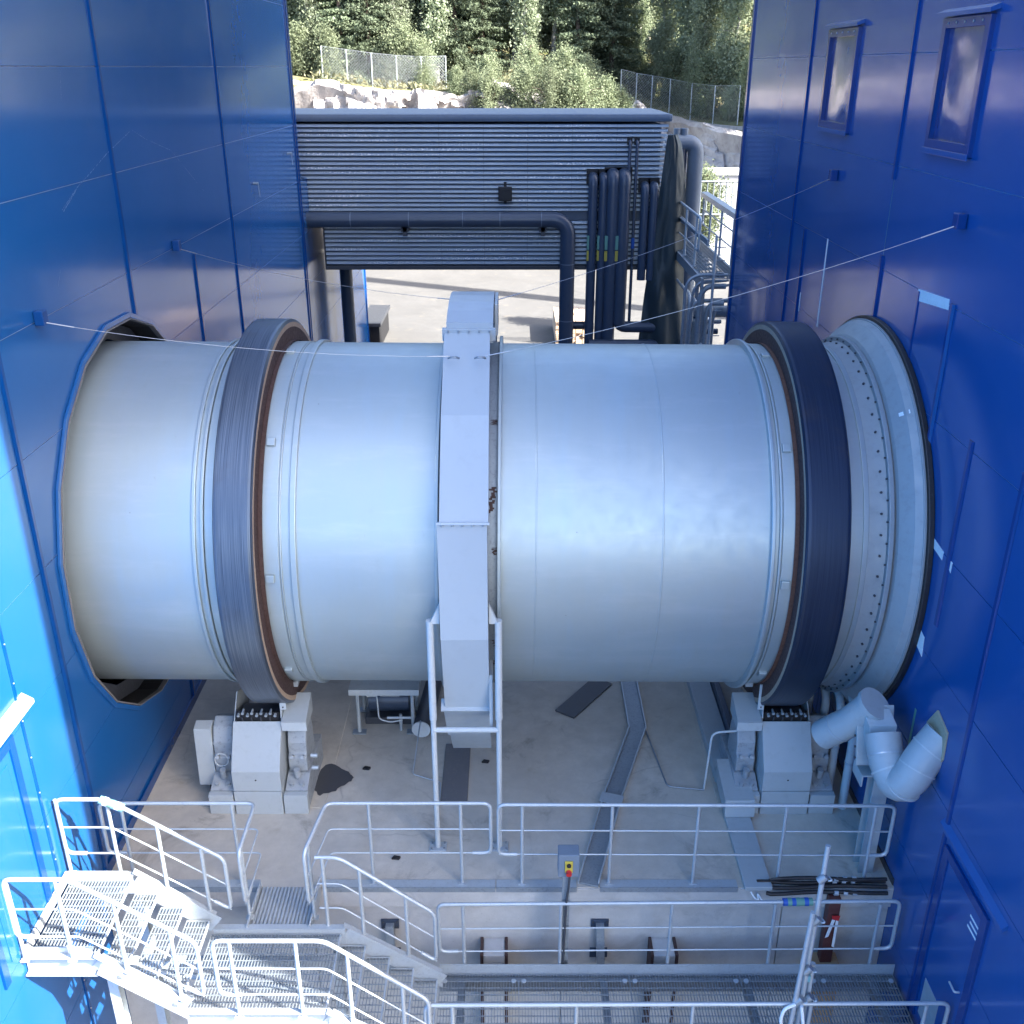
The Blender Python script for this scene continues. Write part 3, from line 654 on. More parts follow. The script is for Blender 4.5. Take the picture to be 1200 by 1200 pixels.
# ================================================================== ROLLER STATIONS
def roller(xc, m, label):
    """m = +1: cover box on the +X side (left station), -1 mirrored"""
    T = thing('roller_station', label, 'roller station', (xc, 11.2, 0), 'support roller stations under the drum')
    X = lambda a: xc + m * a
    def bx(name, mat, a0, a1, y0, y1, z0, z1, bev=0.008, par=T):
        x0, x1 = sorted((X(a0), X(a1))); return MB().box(x0, x1, y0, y1, z0, z1).build(name, mat, par, bevel=bev)
    def pr(name, mat, pts, a0, a1, bev=0.008, par=T):
        x0, x1 = sorted((X(a0), X(a1))); return MB().prism(pts, 'x', x0, x1).build(name, mat, par, bevel=bev)
    # guard hood
    h = pr('hood', 'grey_paint', [(10.52, 0.372), (10.52, 0.68), (10.86, 1.23), (10.885, 1.215), (10.60, 0.68), (10.60, 0.372)], -0.315, 0.315)
    pr('hood_base', 'grey_paint', [(10.51, 0.0), (10.51, 0.366), (10.60, 0.366), (10.60, 0.0)], -0.315, 0.31)
    for a in (-0.315, 0.30): pr('hood_side', 'grey_paint', [(10.605, 0.0), (10.605, 0.69), (10.90, 1.22), (11.15, 1.50), (11.6, 1.30), (11.6, 0.0)], a, a + 0.015, 0.002)
    MB().cyl((X(-0.01), 10.517, 0.55), (X(-0.01), 10.521, 0.55), 0.012, n=8).build('hole', 'black', h)
    # roller and its studded scraper
    MB().cyl((X(-0.26), 11.12, 0.90), (X(0.26), 11.12, 0.90), 0.36, n=40).build('roller', 'dark_steel', T)
    s_ = bx('scraper_plate', 'black', -0.28, 0.285, 10.90, 10.95, 1.02, 1.34)
    for i in range(9):
        MB().cyl((X(-0.24 + 0.06 * i), 10.86, 1.31 + 0.035 * (i % 2)), (X(-0.24 + 0.06 * i), 10.94, 1.33 + 0.035 * (i % 2)), 0.02, 0.012, n=7).build('stud', 'galvanised', s_)
    for i in range(4):
        bx('scraper_rib', 'dark_steel', -0.2 + 0.12 * i, -0.185 + 0.12 * i, 10.865, 10.90, 1.10, 1.29, 0.002, s_)
    # bearing pedestals both sides
    for a0, a1, low in ((0.325, 0.64, 0), (-0.66, -0.335, 1)):
        pd = pr('pedestal', 'grey_paint', [(10.52, 0.0), (10.52, 0.30), (10.60, 0.31), (10.62, 0.0)], a0, a1)
        pr('bearing_foot', 'machine_grey', [(10.625, 0.0), (10.61, 0.32), (10.84, 0.42), (11.7, 0.42), (11.7, 0.0)], a0 + 0.01, a1 - 0.01)
        bh = pr('bearing_housing', 'machine_grey', [(10.86, 0.425), (10.84, 0.66), (10.90, 0.70), (10.90, 0.86), (10.98, 1.06), (11.12, 1.14), (11.28, 1.06), (11.36, 0.86), (11.40, 0.425)], a0 + 0.03, a1 - 0.04, 0.02)
        for c in (a0 + 0.09, a1 - 0.09):
            MB().cyl((X(c), 10.87, 0.66), (X(c), 10.80, 0.70), 0.028, n=6).build('bolt', 'machine_grey', bh)
            MB().cyl((X(c), 10.68, 0.34), (X(c), 10.665, 0.395), 0.030, n=6).build('bolt', 'machine_grey', bh)
        MB().cyl((X((a0 + a1) / 2), 10.76, 0.42), (X((a0 + a1) / 2), 10.74, 0.55), 0.045, n=6).build('jack_bolt', 'machine_grey', bh)
    # cover box above the inner bearing
    c = pr('bearing_cover', 'grey_paint', [(10.82, 1.13), (10.80, 1.27), (11.25, 1.42), (11.25, 1.13)], 0.335, 0.65, 0.006)
    pr('cover_front', 'white_tape' if False else 'grey_paint_pale', [(10.795, 1.125), (10.775, 1.265), (10.797, 1.27), (10.817, 1.13)], 0.33, 0.655, 0.002, c)
    # thrust plate standing beside the ring
    tp = pr('thrust_plate', 'grey_paint', [(10.83, 1.30), (10.95, 1.78), (11.25, 1.92), (11.45, 1.5), (11.3, 1.25)], 0.318, 0.332, 0.002)
    bx('thrust_lip', 'grey_paint_pale', 0.318, 0.40, 10.85, 10.87, 1.42, 1.80, 0.003, tp)
    for k in range(4): MB().cyl((X(0.36), 10.85, 1.46 + 0.09 * k), (X(0.36), 10.84, 1.46 + 0.09 * k), 0.011, n=6).build('bolt', 'dark_steel', tp)
    bx('thrust_block', 'machine_grey', 0.42, 0.52, 11.1, 11.22, 1.6, 1.78, 0.01)
    bx('base_plinth', 'concrete_slab', -0.80, 0.82, 10.63, 13.9, -0.02, 0.012, 0.004)
    return T, X, bx
T, X, bx = roller(-3.325, 1, 'grey roller station under the left riding ring, with a tall narrow cabinet beside it')
# lubrication cabinet and hose of the left station
c = MB().prism([(10.86, 0.20), (10.92, 1.06), (11.08, 1.10), (11.08, 0.20)], 'x', -4.20, -3.97).build('cabinet', 'grey_paint', T, bevel=0.01)
MB().tube([(-3.97, 10.95, 0.82), (-3.80, 10.95, 0.82), (-3.62, 10.93, 0.83)], 0.025, 8).build('pipe', 'grey_paint_pale', T)
MB().tube([(-3.84 + 0.09 * math.cos(t), 10.80, 0.66 + 0.10 * math.sin(t)) for t in np.linspace(0, 7.5, 26)], 0.008, 6).build('hose_coil', 'grey_paint_pale', T)
MB().box(-4.10, -3.98, 10.95, 11.05, 0.0, 0.20).build('cabinet_stand', 'dark_steel', T)
for z in (0.62, 0.42): MB().cyl((-2.69, 10.95, z), (-2.60, 10.95, z), 0.03, n=8).build('grease_nipple', 'galvanised', T)
T, X, bx = roller(3.58, -1, 'grey roller station under the dark riding ring on the right')
MB().tube([(2.62, 11.0, 0.02), (2.66, 11.0, 0.95), (3.0, 11.0, 0.98)], 0.016, 8, 0.1).build('cable_conduit', 'grey_paint_pale', T)

# ================================================================== ITEMS ON THE SLAB
def single(mb, name, mat, label, cat, bevel=0.0, group=None): return mb.build(name, mat, None, label, cat, group, bevel=bevel)
# service table and pump under the drum
t = thing('service_table', 'small grey steel table with splayed feet under the left half of the drum', 'table', (-1.88, 12.5, 0))
MB().box(-2.37, -1.35, 12.22, 12.95, 0.70, 0.80).build('table_top', 'grey_paint_pale', t, bevel=0.008)
for x in (-2.26, -1.46):
    for y in (12.30, 12.86):
        l_ = MB().tube([(x, y, 0.0), (x, y, 0.70)], 0.028, 10).build('leg', 'grey_paint', t)
        MB().box(x - 0.1, x + 0.1, y - 0.06, y + 0.06, 0.001, 0.02).build('foot', 'galvanised_dull', l_, bevel=0.003)
t = thing('drive_pump', 'dark pump motor with pale pipes below the service table', 'pump', (-1.85, 12.9, 0))
MB().cyl((-2.15, 12.75, 0.30), (-1.55, 12.75, 0.30), 0.19, n=24).build('motor_body', 'navy_pipe', t)
MB().prism([(-1.98, 0.42), (-1.68, 0.42), (-1.78, 0.62), (-1.88, 0.62)], 'y', 12.6, 12.8).build('cooling_hood', 'machine_grey', t, bevel=0.01)
MB().box(-2.15, -2.0, 12.45, 12.6, 0.52, 0.60).build('terminal_box', 'grey_paint_pale', t, bevel=0.01)
MB().box(-2.2, -1.5, 12.5, 13.0, 0.0, 0.12).build('base_frame', 'dark_steel', t, bevel=0.01)
MB().tube([(-2.0, 12.45, 0.55), (-1.97, 12.35, 0.2), (-1.80, 12.33, 0.16), (-1.62, 12.33, 0.2)], 0.012, 6, 0.06).build('hose', 'grey_paint_pale', t)
MB().tube([(-1.85, 12.36, 0.22), (-1.40, 12.36, 0.22)], 0.022, 8).tube([(-1.65, 12.36, 0.0), (-1.65, 12.36, 0.28)], 0.025, 8).build('outlet_pipe', 'galvanised', t)
t = thing('drain_pipe', 'dark pipe with round pale end cap lying under the drum beside the guard', 'pipe', (-1.3, 12.6, 0))
MB().cyl((-1.33, 12.15, 0.17), (-1.12, 14.6, 0.17), 0.13, n=24).build('pipe', 'dark_steel', t)
MB().cyl((-1.331, 12.13, 0.17), (-1.330, 12.149, 0.17), 0.135, n=24).build('end_cap', 'grey_paint_pale', t)
single(MB().tube([(-1.33, 12.1, 0.35), (-1.38, 11.30, 0.03), (-0.98, 11.12, 0.03), (-0.95, 9.95, 0.03)], 0.010, 6, 0.04), 'ground_wire', 'galvanised', 'thin bent conduit on the slab left of the guard legs', 'conduit')
single(MB().box(-4.7, -1.55, 14.2, 14.5, 0.3, 0.55).box(-4.7, -2.3, 13.6, 13.66, 0.42, 0.50), 'base_beam', 'navy_pipe', 'dark blue steel base beam in the shadow under the left half of the drum', 'beam', 0.01)
single(MB().box(-0.96, -0.60, 10.72, 12.0, 0.001, 0.022), 'cover_plate', 'plate', 'narrow dark steel pit cover plate in the slab below the guard', 'cover plate', 0.004)
def ribbon(pts, wd, z0, z1):
    mb = MB(); P = [Vector((a, b, 0)) for a, b in pts]; Ls = []
    for i, p in enumerate(P):
        d = (P[min(i + 1, len(P) - 1)] - P[max(i - 1, 0)]).normalized(); n = Vector((-d.y, d.x, 0)) * wd / 2; Ls.append((p + n, p - n))
    for (a, b), (c, d) in zip(Ls[:-1], Ls[1:]):
        vs = [Vector((p.x, p.y, z)) for z in (z0, z1) for p in (a, b, d, c)]
        mb.add(vs, [(0, 3, 2, 1), (4, 5, 6, 7), (0, 1, 5, 4), (1, 2, 6, 5), (2, 3, 7, 6), (3, 0, 4, 7)])
    return mb
o = single(ribbon([(1.46, 13.65), (0.80, 12.73)], 0.34, 0.001, 0.03), 'cover_plate', 'dark_steel', 'slanting brown-black trench cover plate at the drum shadow edge', 'cover plate', 0.004)
t = thing('cable_tray', 'galvanised cable tray kinking across the concrete slab towards the slab edge', 'cable tray', (1.4, 11.5, 0))
trayp = [(1.87, 14.5), (1.865, 12.34), (1.34, 10.75), (0.92, 9.24)]
ribbon(trayp, 0.24, 0.002, 0.03).build('tray_bed', 'galvanised_dull', t, bevel=0.003)
for s in (-1, 1): ribbon([(a + s * 0.125, b) for a, b in trayp], 0.018, 0.031, 0.085).build('side_rail', 'galvanised', t)
ribbon([(1.36, 10.80), (1.30, 10.62)], 0.30, 0.09, 0.10).build('joint_plate', 'galvanised', t)
single(MB().tube([(1.99, 12.3, 0.02), (2.13, 11.05, 0.02), (2.62, 10.98, 0.02)], 0.012, 6, 0.08), 'conduit', 'galvanised_dull', 'thin conduit bending round on the slab right of the cable tray', 'conduit')
t = thing('cable_duct', 'wide grey covered cable duct running to the slab edge beside the right roller station', 'cable duct', (2.95, 11, 0))
MB().box(2.80, 3.13, 11.15, 15.0, 0.003, 0.14).build('duct_cover', 'grey_paint', t, bevel=0.008)
MB().box(2.79, 3.12, 9.16, 10.55, 0.003, 0.06).build('duct_cover', 'grey_paint', t, bevel=0.008)
MB().prism([(10.38, 0.065), (10.42, 0.30), (11.14, 0.42), (11.14, 0.145)], 'x', 2.78, 3.17).build('duct_hood', 'grey_paint', t, bevel=0.008)
MB().box(3.14, 3.22, 11.3, 15.0, 0.003, 0.30).build('side_plate', 'navy_pipe', t, bevel=0.006)
# kerb angle on the slab edge
t = thing('edge_angle', 'galvanised steel edge angle along the front of the slab', 'edge trim', (0, 9.27, 0))
for a, b in ((-4.6, -3.05), (-2.27, -0.2), (-0.19, 0.78), (1.06, 2.72)):
    MB().box(a, b, 9.215, 9.335, 0.001, 0.012).build('edge_plate', 'galvanised', t, bevel=0.002)
    MB().box(a, b, 9.20, 9.214, -0.06, 0.012).build('edge_lip', 'galvanised_dull', t, bevel=0.002)
# hoses at the right end of the slab edge
t = thing('hose_bundle', 'bundle of black hoses with silver clamps along the right end of the slab edge', 'hoses', (3.8, 9.2, 0))
for k, (y, z) in enumerate(((9.26, 0.05), (9.20, 0.03), (9.15, -0.02), (9.23, 0.12))):
    pts = [(2.95 + 0.05 * k, y, z)] + [(x_, y + 0.012 * math.sin(x_ * 5 + k), z + 0.01 * math.sin(x_ * 3 + k)) for x_ in np.linspace(3.1, 4.50, 10)]
    MB().tube(pts, 0.024, 10).build('hose', 'rubber', t)
for x in (3.86, 3.97, 4.08):
    for y, z in ((9.26, 0.05), (9.15, -0.02), (9.23, 0.12)): MB().cyl((x, y, z), (x + 0.05, y, z), 0.032, n=12).build('clamp', 'galvanised', t)
single(MB().tube([(2.86, 9.15, 0.0), (2.90, 9.10, -0.05), (2.96, 9.12, -0.12), (2.94, 9.14, -0.02), (3.0, 9.10, -0.10)], 0.010, 6, 0.02), 'rope_tie', 'white_tape', 'white rope tie hanging at the end of the grey cable duct', 'rope')
cp = [Vector(p) for p in ((-2.70, 11.50), (-2.50, 11.56), (-2.19, 11.24), (-2.19, 11.22), (-2.40, 10.96), (-2.72, 10.82))]; sp = []
for k in range(6):
    a, b, c = cp[k - 1], cp[k], cp[(k + 1) % 6]; p0, p1 = (a + b) / 2, (b + c) / 2
    for q in range(6):
        t = q / 6; v = p0 * (1 - t) ** 2 + b * 2 * t * (1 - t) + p1 * t * t
        sp.append((v.x + rs0.uniform(-0.02, 0.02), v.y + rs0.uniform(-0.025, 0.025), 0.016))
single(MB().add(sp, [tuple(range(36))]), 'oil_stain', 'oil', 'dark oil stain on the slab beside the left roller station', 'stain')
# debris
for i, (x, y) in enumerate(((-2.05, 11.45), (-0.38, 11.6), (-1.45, 9.7))):
    single(MB().prism([(x - 0.05, y - 0.02), (x + 0.04, y - 0.03), (x + 0.06, y + 0.01), (x - 0.02, y + 0.03)], 'z', 0.001, 0.03), 'debris', 'black', ['small dark scrap on the slab in front of the service table', 'small black scrap on the slab just right of the guard', 'small dark scrap near the slab edge left of the guard legs'][i], 'scrap')

# ================================================================== RAILINGS, STAIR, WALKWAY
def railing(parent, path, posts, drops=(0.38, 0.74), r=0.0225, rm=0.0105, mat='galvanised', closed=(True, True), name='handrail'):
    """path: points of the top rail; posts: (x, y, top z, base z)"""
    path = [Vector(p) for p in path]; dn = Vector((0, 0, -1))
    top = list(path); low = [p + dn * drops[1] for p in path]
    pts = ([low[0]] if closed[0] else []) + top + ([low[-1]] if closed[1] else [])
    if closed[0]: pts = [low[0] + (low[1] - low[0]).normalized() * 0.22] + pts
    if closed[1]: pts = pts + [low[-1] + (low[-2] - low[-1]).normalized() * 0.22]
    h = MB().tube(pts, r, 10, 0.09).build(name, mat, parent)
    MB().tube([p + dn * drops[0] for p in path], rm, 7, 0.06).build('mid_rail', mat, h)
    MB().tube(low, rm, 7, 0.06).build('mid_rail', mat, h)
    for (x, y, zt, zb) in posts:
        MB().tube([(x, y, zb), (x, y, zt - 0.005)], r * 0.93, 10).build('post', mat, h)
        MB().box(x - 0.045, x + 0.045, y - 0.035, y + 0.035, zb + 0.002, zb + 0.021).build('post_foot', mat, h)
    return h
def grating(x0, x1, y0, y1, z, pitch=0.034, cross=0.09, h=0.03, name='grating', parent=None, mat='galvanised_dull'):
    """bearing bars along Y, cross rods along X, banded frame"""
    mb = MB(); n = max(2, int((x1 - x0) / pitch))
    for i in range(n + 1):
        x = x0 + (x1 - x0) * i / n; mb.box(x - 0.0022, x + 0.0022, y0, y1, z - h, z)
    m = max(2, int((y1 - y0) / cross))
    for j in range(1, m):
        y = y0 + (y1 - y0) * j / m; mb.box(x0, x1, y - 0.004, y + 0.004, z - 0.010, z + 0.001)
    for y in (y0, y1): mb.box(x0, x1, y - 0.003, y + 0.003, z - h, z + 0.0015)
    return mb.build(name, mat, parent, fix=False)
def channel(parent, p, q, h, fl, side, name='stringer', mat='galvanised'):
    """C-section from p to q (top edge), flanges pointing to Y side"""
    p, q = Vector(p), Vector(q); mb = MB(); u = Vector((0, 0, 1))
    mb.bar(p - u * h / 2, q - u * h / 2, 0.008, h)
    for dz in (0.004, h - 0.004):
        o = Vector((0, side * (fl / 2 + 0.004), -dz)); mb.bar(p + o, q + o, fl, 0.008)
    return mb.build(name, mat, parent)

ST = thing('steel_stair', 'galvanised steel stair with grated landings and handrails at the lower left', 'stair', (-3.2, 8.0, -2.6))
YF, YN, YB = 7.47, 7.42, 8.58
grating(-4.88, -4.22, YF + 0.03, 8.50, 0.80, parent=ST, name='landing_grating')
grating(-3.42, -2.70, YF + 0.03, 8.50, 0.0, parent=ST, name='landing_grating'); grating(-2.69, -1.96, YF + 0.03, 8.50, 0.0, parent=ST, name='landing_grating')
def tread(x0, x1, z):
    t = grating(x0, x1 - 0.012, YF + 0.03, 8.50, z, parent=ST, name='tread')
    MB().box(x1 - 0.012, x1 + 0.004, YF + 0.03, 8.50, z - 0.035, z + 0.003).build('nosing', 'galvanised', t)
    for y in (YF + 0.02, 8.50): MB().box(x0, x1, y, y + 0.008, z - 0.06, z + 0.004).build('end_plate', 'galvanised', t)
for k in range(3): tread(-4.205 + 0.262 * k, -3.945 + 0.262 * k, 0.6 - 0.2 * k)
for k in range(4): tread(-1.945 + 0.268 * k, -1.677 + 0.268 * k, -0.18 - 0.18 * k)
MB().box(-4.222, -4.206, YF + 0.03, 8.5, 0.765, 0.804).build('nosing', 'galvanised', ST); MB().box(-1.958, -1.944, YF + 0.03, 8.5, -0.035, 0.004).build('nosing', 'galvanised', ST)
for y, s in ((YF, -1), (8.52, 1)):
    channel(ST, (-4.93, y, 0.84), (-4.20, y, 0.84), 0.24, 0.07, s)
    channel(ST, (-4.20, y + s * 0.010, 0.88), (-3.36, y + s * 0.010, 0.24), 0.24, 0.07, s)
    channel(ST, (-3.40, y, 0.06), (-1.90, y, 0.06), 0.22, 0.07, s)
    channel(ST, (-1.92, y + s * 0.010, 0.08), (-0.82, y + s * 0.010, -0.66), 0.22, 0.07, s)
MB().box(-4.93, -4.905, YF, 8.52, 0.80, 0.92).build('kick_plate', 'galvanised', ST)
MB().box(-4.90, -4.24, YF + 0.006, YF + 0.014, 0.80, 0.91).build('kick_plate', 'galvanised', ST); MB().box(-4.90, -4.24, 8.515, 8.523, 0.842, 0.92).build('kick_plate', 'galvanised', ST)
for x, y in ((-4.12, 7.55), (-4.12, 8.44), (-3.3, 7.55), (-2.0, 7.55), (-2.0, 8.44)):
    zt = 0.58 if x < -4 else -0.18
    l_ = MB().box(x - 0.05, x + 0.05, y - 0.055, y - 0.047, -2.6, zt).box(x - 0.05, x + 0.05, y + 0.047, y + 0.055, -2.6, zt).box(x - 0.004, x + 0.004, y - 0.047, y + 0.047, -2.6, zt).build('column', 'galvanised', ST)
    MB().box(x - 0.1, x + 0.1, y - 0.1, y + 0.1, -2.6, -2.58).build('base_plate', 'galvanised', l_)
MB().box(-4.9, -4.1, 7.60, 7.68, 0.40, 0.56).build('cross_beam', 'galvanised', ST); MB().box(-4.9, -1.9, 8.36, 8.44, -0.4, -0.26).build('cross_beam', 'galvanised', ST)
MB().tube([(-4.9, 8.05, 0.1), (-2.0, 8.05, 0.1 - 0.5)], 0.035, 8).build('brace', 'galvanised', ST)
railing(ST, [(-4.90, YB, 1.86), (-4.35, YB, 1.86), (-3.18, YB, 1.04)], [(-4.90, YB, 1.86, 0.82), (-4.35, YB, 1.86, 0.80), (-3.86, YB, 1.52, 0.55), (-3.42, YB, 1.21, 0.2)])
railing(ST, [(-4.93, YN, 1.86), (-4.30, YN, 1.86), (-3.16, YN, 1.04)], [(-4.90, YN, 1.86, 0.80), (-4.42, YN, 1.86, 0.80), (-3.90, YN, 1.58, 0.60), (-3.40, YN, 1.21, 0.2)])
railing(ST, [(-3.0, YN, 1.06), (-1.88, YN, 1.06), (-0.86, YN, 0.24)], [(-2.83, YN, 1.06, 0.0), (-2.17, YN, 1.06, 0.0), (-1.66, YN, 0.89, -0.16), (-1.12, YN, 0.46, -0.6)])
railing(ST, [(-2.18, YB, 1.06), (-1.92, YB, 1.06), (-0.88, YB, 0.24)], [(-2.10, YB, 1.06, 0.0), (-1.70, YB, 0.89, -0.22), (-1.20, YB, 0.50, -0.62)], closed=(False, True))
# ramp plate from the slab
RP = thing('ramp_plate', 'small ribbed steel ramp plate bridging from the slab to the stair landing', 'ramp', (-2.65, 8.85, 0))
mb = MB()
for i in range(15):
    x = -3.0 + 0.66 * i / 15; mb.prism([(x, 0.0), (x + 0.008, 0.012), (x + 0.030, 0.012), (x + 0.038, 0.0), (x + 0.038, -0.02), (x, -0.02)], 'y', 8.54, 9.215)
mb.build('ribbed_deck', 'galvanised', RP)
for x in (-3.02, -2.31): MB().box(x - 0.01, x + 0.01, 8.54, 9.21, -0.10, 0.10).build('ramp_side', 'galvanised', RP, bevel=0.003)
railing(RP, [(-3.02, 8.60, 1.10), (-2.98, 9.28, 1.22), (-4.80, 9.28, 1.22)], [(-3.03, 8.72, 1.12, 0.02), (-3.26, 9.28, 1.22, 0.0), (-4.55, 9.28, 1.22, 0.0)])
railing(RP, [(-2.30, 8.60, 1.10), (-2.16, 9.28, 1.22), (-0.25, 9.28, 1.22)], [(-2.28, 8.72, 1.12, 0.02), (-1.67, 9.28, 1.22, 0.0), (-0.60, 9.28, 1.22, 0.0)])
SR = thing('slab_railing', 'long galvanised guard railing along the slab edge right of the guard legs', 'railing', (2.1, 9.28, 0))
railing(SR, [(-0.16, 9.28, 1.20), (4.46, 9.28, 1.18)], [(x, 9.28, 1.19, 0.0) for x in (0.12, 1.17, 2.18, 3.20, 4.24)])
# lower walkway
WK = thing('walkway', 'galvanised grating walkway with handrails along the foot of the concrete wall', 'walkway', (1.85, 8.1, -2.6))
xs = [-0.86, 0.08, 1.40, 2.72, 3.64, 4.56]
for a, b in zip(xs[:-1], xs[1:]):
    g_ = grating(a + 0.004, b - 0.004, 7.50, 8.74, -0.90, parent=WK, name='grating_panel', cross=0.09)
    for x in (a + 0.06, b - 0.06): MB().cyl((x, 8.64, -0.90), (x, 8.64, -0.885), 0.03, n=10).build('grating_clip', 'galvanised', g_)
MB().box(-0.86, 4.57, 8.755, 8.767, -1.0, -0.76).build('kick_plate', 'galvanised', WK); MB().box(-0.86, 4.57, 7.47, 7.482, -1.0, -0.76).build('kick_plate', 'galvanised', WK)
for y in (7.53, 8.70): MB().box(-0.86, 4.57, y - 0.03, y + 0.03, -1.10, -0.935).build('edge_beam', 'galvanised_dull', WK)
for x in (-0.6, 1.1, 2.8, 4.3): MB().box(x - 0.04, x + 0.04, 7.56, 8.67, -1.08, -0.94).build('cross_beam', 'galvanised_dull', WK)
railing(WK, [(-0.86, 8.80, 0.15), (4.50, 8.80, 0.20)], [(x, 8.80, 0.17, -0.95) for x in (-0.57, 0.57, 1.86, 3.06, 4.28)])
railing(WK, [(-0.90, 7.44, 0.14), (4.53, 7.44, 0.17)], [(x, 7.44, 0.15, -0.95) for x in (-0.62, 0.67, 1.88, 3.1, 4.30)])
for x in (-1.50, 1.08):
    b_ = thing('wall_bracket', 'dark steel bracket strut bolted to the concrete wall, ' + ('left one by the stair' if x < 0 else 'right one below the control box'), 'bracket', (x, 9.25, -1.1))
    MB().box(x - 0.11, x + 0.11, 9.232, 9.258, -0.68, -0.54).build('wall_plate', 'navy_pipe', b_, bevel=0.004)
    MB().box(x - 0.11, x + 0.11, 9.232, 9.258, -1.16, -1.02).build('wall_plate', 'navy_pipe', b_, bevel=0.004)
    MB().bar((x, 9.20, -0.58), (x + 0.02, 9.10, -1.25), 0.10, 0.08, (0, 1, 0)).build('strut', 'galvanised_dull', b_, bevel=0.004)
    for a in (-0.085, 0.085):
        for z in (-0.57, -0.65): MB().cyl((x + a, 9.232, z), (x + a, 9.215, z), 0.013, n=6).build('bolt', 'dark_steel', b_)
for x, lab in ((-0.22, 'rust-edged concrete corbel on the wall below the left half of the slab railing'), (1.86, 'rust-edged concrete corbel on the wall below the right half of the slab railing')):
    t = thing('corbel', lab, 'corbel', (x, 9.15, -2.6))
    MB().box(x - 0.13, x + 0.13, 8.98, 9.258, -2.6, -0.86).build('block', 'concrete_wall', t, bevel=0.01)
    for s in (-1, 1): MB().box(x + s * 0.15 - 0.018, x + s * 0.15 + 0.018, 8.97, 9.257, -2.6, -0.84).build('formwork_strip', 'rust_dark', t, bevel=0.006)
# red post with ribbon and wooden block
t = thing('prop_post', 'dark red steel prop standing on a wooden block below the hose bundle', 'prop', (3.87, 9.1, -2.6))
MB().box(3.80, 3.94, 9.08, 9.20, -1.08, -0.06).build('post', 'primer_red', t, bevel=0.006)
MB().box(3.70, 4.04, 9.0, 9.24, -2.6, -1.08).build('base_block', 'wood', t, bevel=0.01)
MB().prism([(3.86, -0.30), (3.90, -0.30), (3.84, -0.62), (3.80, -0.64)], 'y', 9.05, 9.055).prism([(3.90, -0.30), (3.93, -0.32), (3.93, -0.80), (3.90, -0.78)], 'y', 9.05, 9.055).build('warning_tape', 'white_tape', t)
MB().prism([(3.84, -0.28), (3.94, -0.28), (3.93, -0.36), (3.85, -0.34)], 'y', 9.045, 9.049).build('warning_tape', 'red', t)
# control box
t = thing('control_box', 'grey safety switch box with yellow and red isolator on a post of the walkway', 'switch box', (0.63, 8.87, -0.9))
MB().box(0.58, 0.67, 8.84, 8.90, -0.9, 0.6).build('post', 'galvanised_dull', t, bevel=0.004)
MB().box(0.525, 0.765, 8.78, 8.96, 0.58, 0.90).build('box', 'cladding_cap', t, bevel=0.012)
MB().box(0.600, 0.690, 8.765, 8.779, 0.66, 0.82).build('switch_plate', 'yellow', t, bevel=0.003)
MB().cyl((0.645, 8.765, 0.77), (0.645, 8.745, 0.77), 0.025, n=12).build('key_switch', 'black', t); MB().cyl((0.645, 8.765, 0.675), (0.645, 8.72, 0.665), 0.032, n=14).build('stop_button', 'red', t)
MB().tube([(0.66, 8.80, 0.58), (0.65, 8.79, 0.42), (0.63, 8.80, 0.2), (0.61, 8.80, -0.8)], 0.014, 7, 0.05).build('chain', 'dark_steel', t)
# tapes on the rails
def tape(p, q, mats, label):
    t = thing('tape_wrap', label, 'tape', p); p, q = Vector(p), Vector(q); n = len(mats)
    for i, m_ in enumerate(mats): MB().cyl(p.lerp(q, i / n), p.lerp(q, (i + 1) / n), 0.045 + 0.003 * (i % 2), n=14).build('tape_band', m_, t)
tape((3.14, 8.80, 0.188), (3.48, 8.80, 0.192), ['blue_tape', 'green_tape', 'blue_tape', 'green_tape', 'green_tape', 'blue_tape', 'green_tape'], 'blue and green tape wrapped round the walkway handrail')
tape((-4.42, YB, 1.86), (-4.18, YB, 1.74), ['pale_tape', 'white_tape', 'green_tape', 'pale_tape', 'white_tape', 'pale_tape'], 'pale green and white tape wrapped round the bend of the sunlit stair handrail')
# scaffold tubes
t = thing('scaffold_poles', 'leaning galvanised scaffold tubes clamped to the near walkway handrail', 'scaffold pole', (3.0, 7.4, -0.9))
MB().tube([(3.08, 7.62, 2.10), (2.98, 7.42, -0.9)], 0.026, 12).build('pole', 'galvanised', t); MB().tube([(2.99, 7.50, 1.36), (2.86, 7.36, -0.9)], 0.026, 12).build('pole', 'galvanised', t)
MB().tube([(3.10, 7.56, 0.6), (3.06, 7.46, -0.9)], 0.026, 12).build('pole', 'galvanised', t)
for p in ((3.06, 7.58, 1.72), (3.04, 7.53, 1.22), (3.02, 7.48, 0.60), (2.96, 7.43, 0.22), (3.07, 7.47, 0.2)):
    c = MB().cyl((p[0] - 0.03, p[1], p[2] - 0.035), (p[0] + 0.03, p[1], p[2] + 0.035), 0.042, n=12).build('coupler', 'galvanised_dull', t)
    MB().tube([(p[0] + 0.05, p[1] - 0.03, p[2]), (p[0] + 0.08, p[1] - 0.05, p[2] + 0.02), (p[0] + 0.07, p[1] + 0.03, p[2])], 0.009, 6, 0.02).build('bolt', 'galvanised', c)
MB().tube([(2.92, 7.40, 0.20), (2.80, 7.38, 0.16), (2.78, 7.38, -0.05), (2.90, 7.38, -0.22), (3.0, 7.38, -0.35)], 0.018, 8, 0.08).tube([(2.98, 7.38, 0.2), (3.02, 7.36, -0.05), (3.10, 7.38, -0.4)], 0.018, 8, 0.08).build('sling', 'white_tape', t)
MB().box(3.035, 3.075, 7.50, 7.54, 0.40, 0.48).build('tag', 'pale_tape', t)

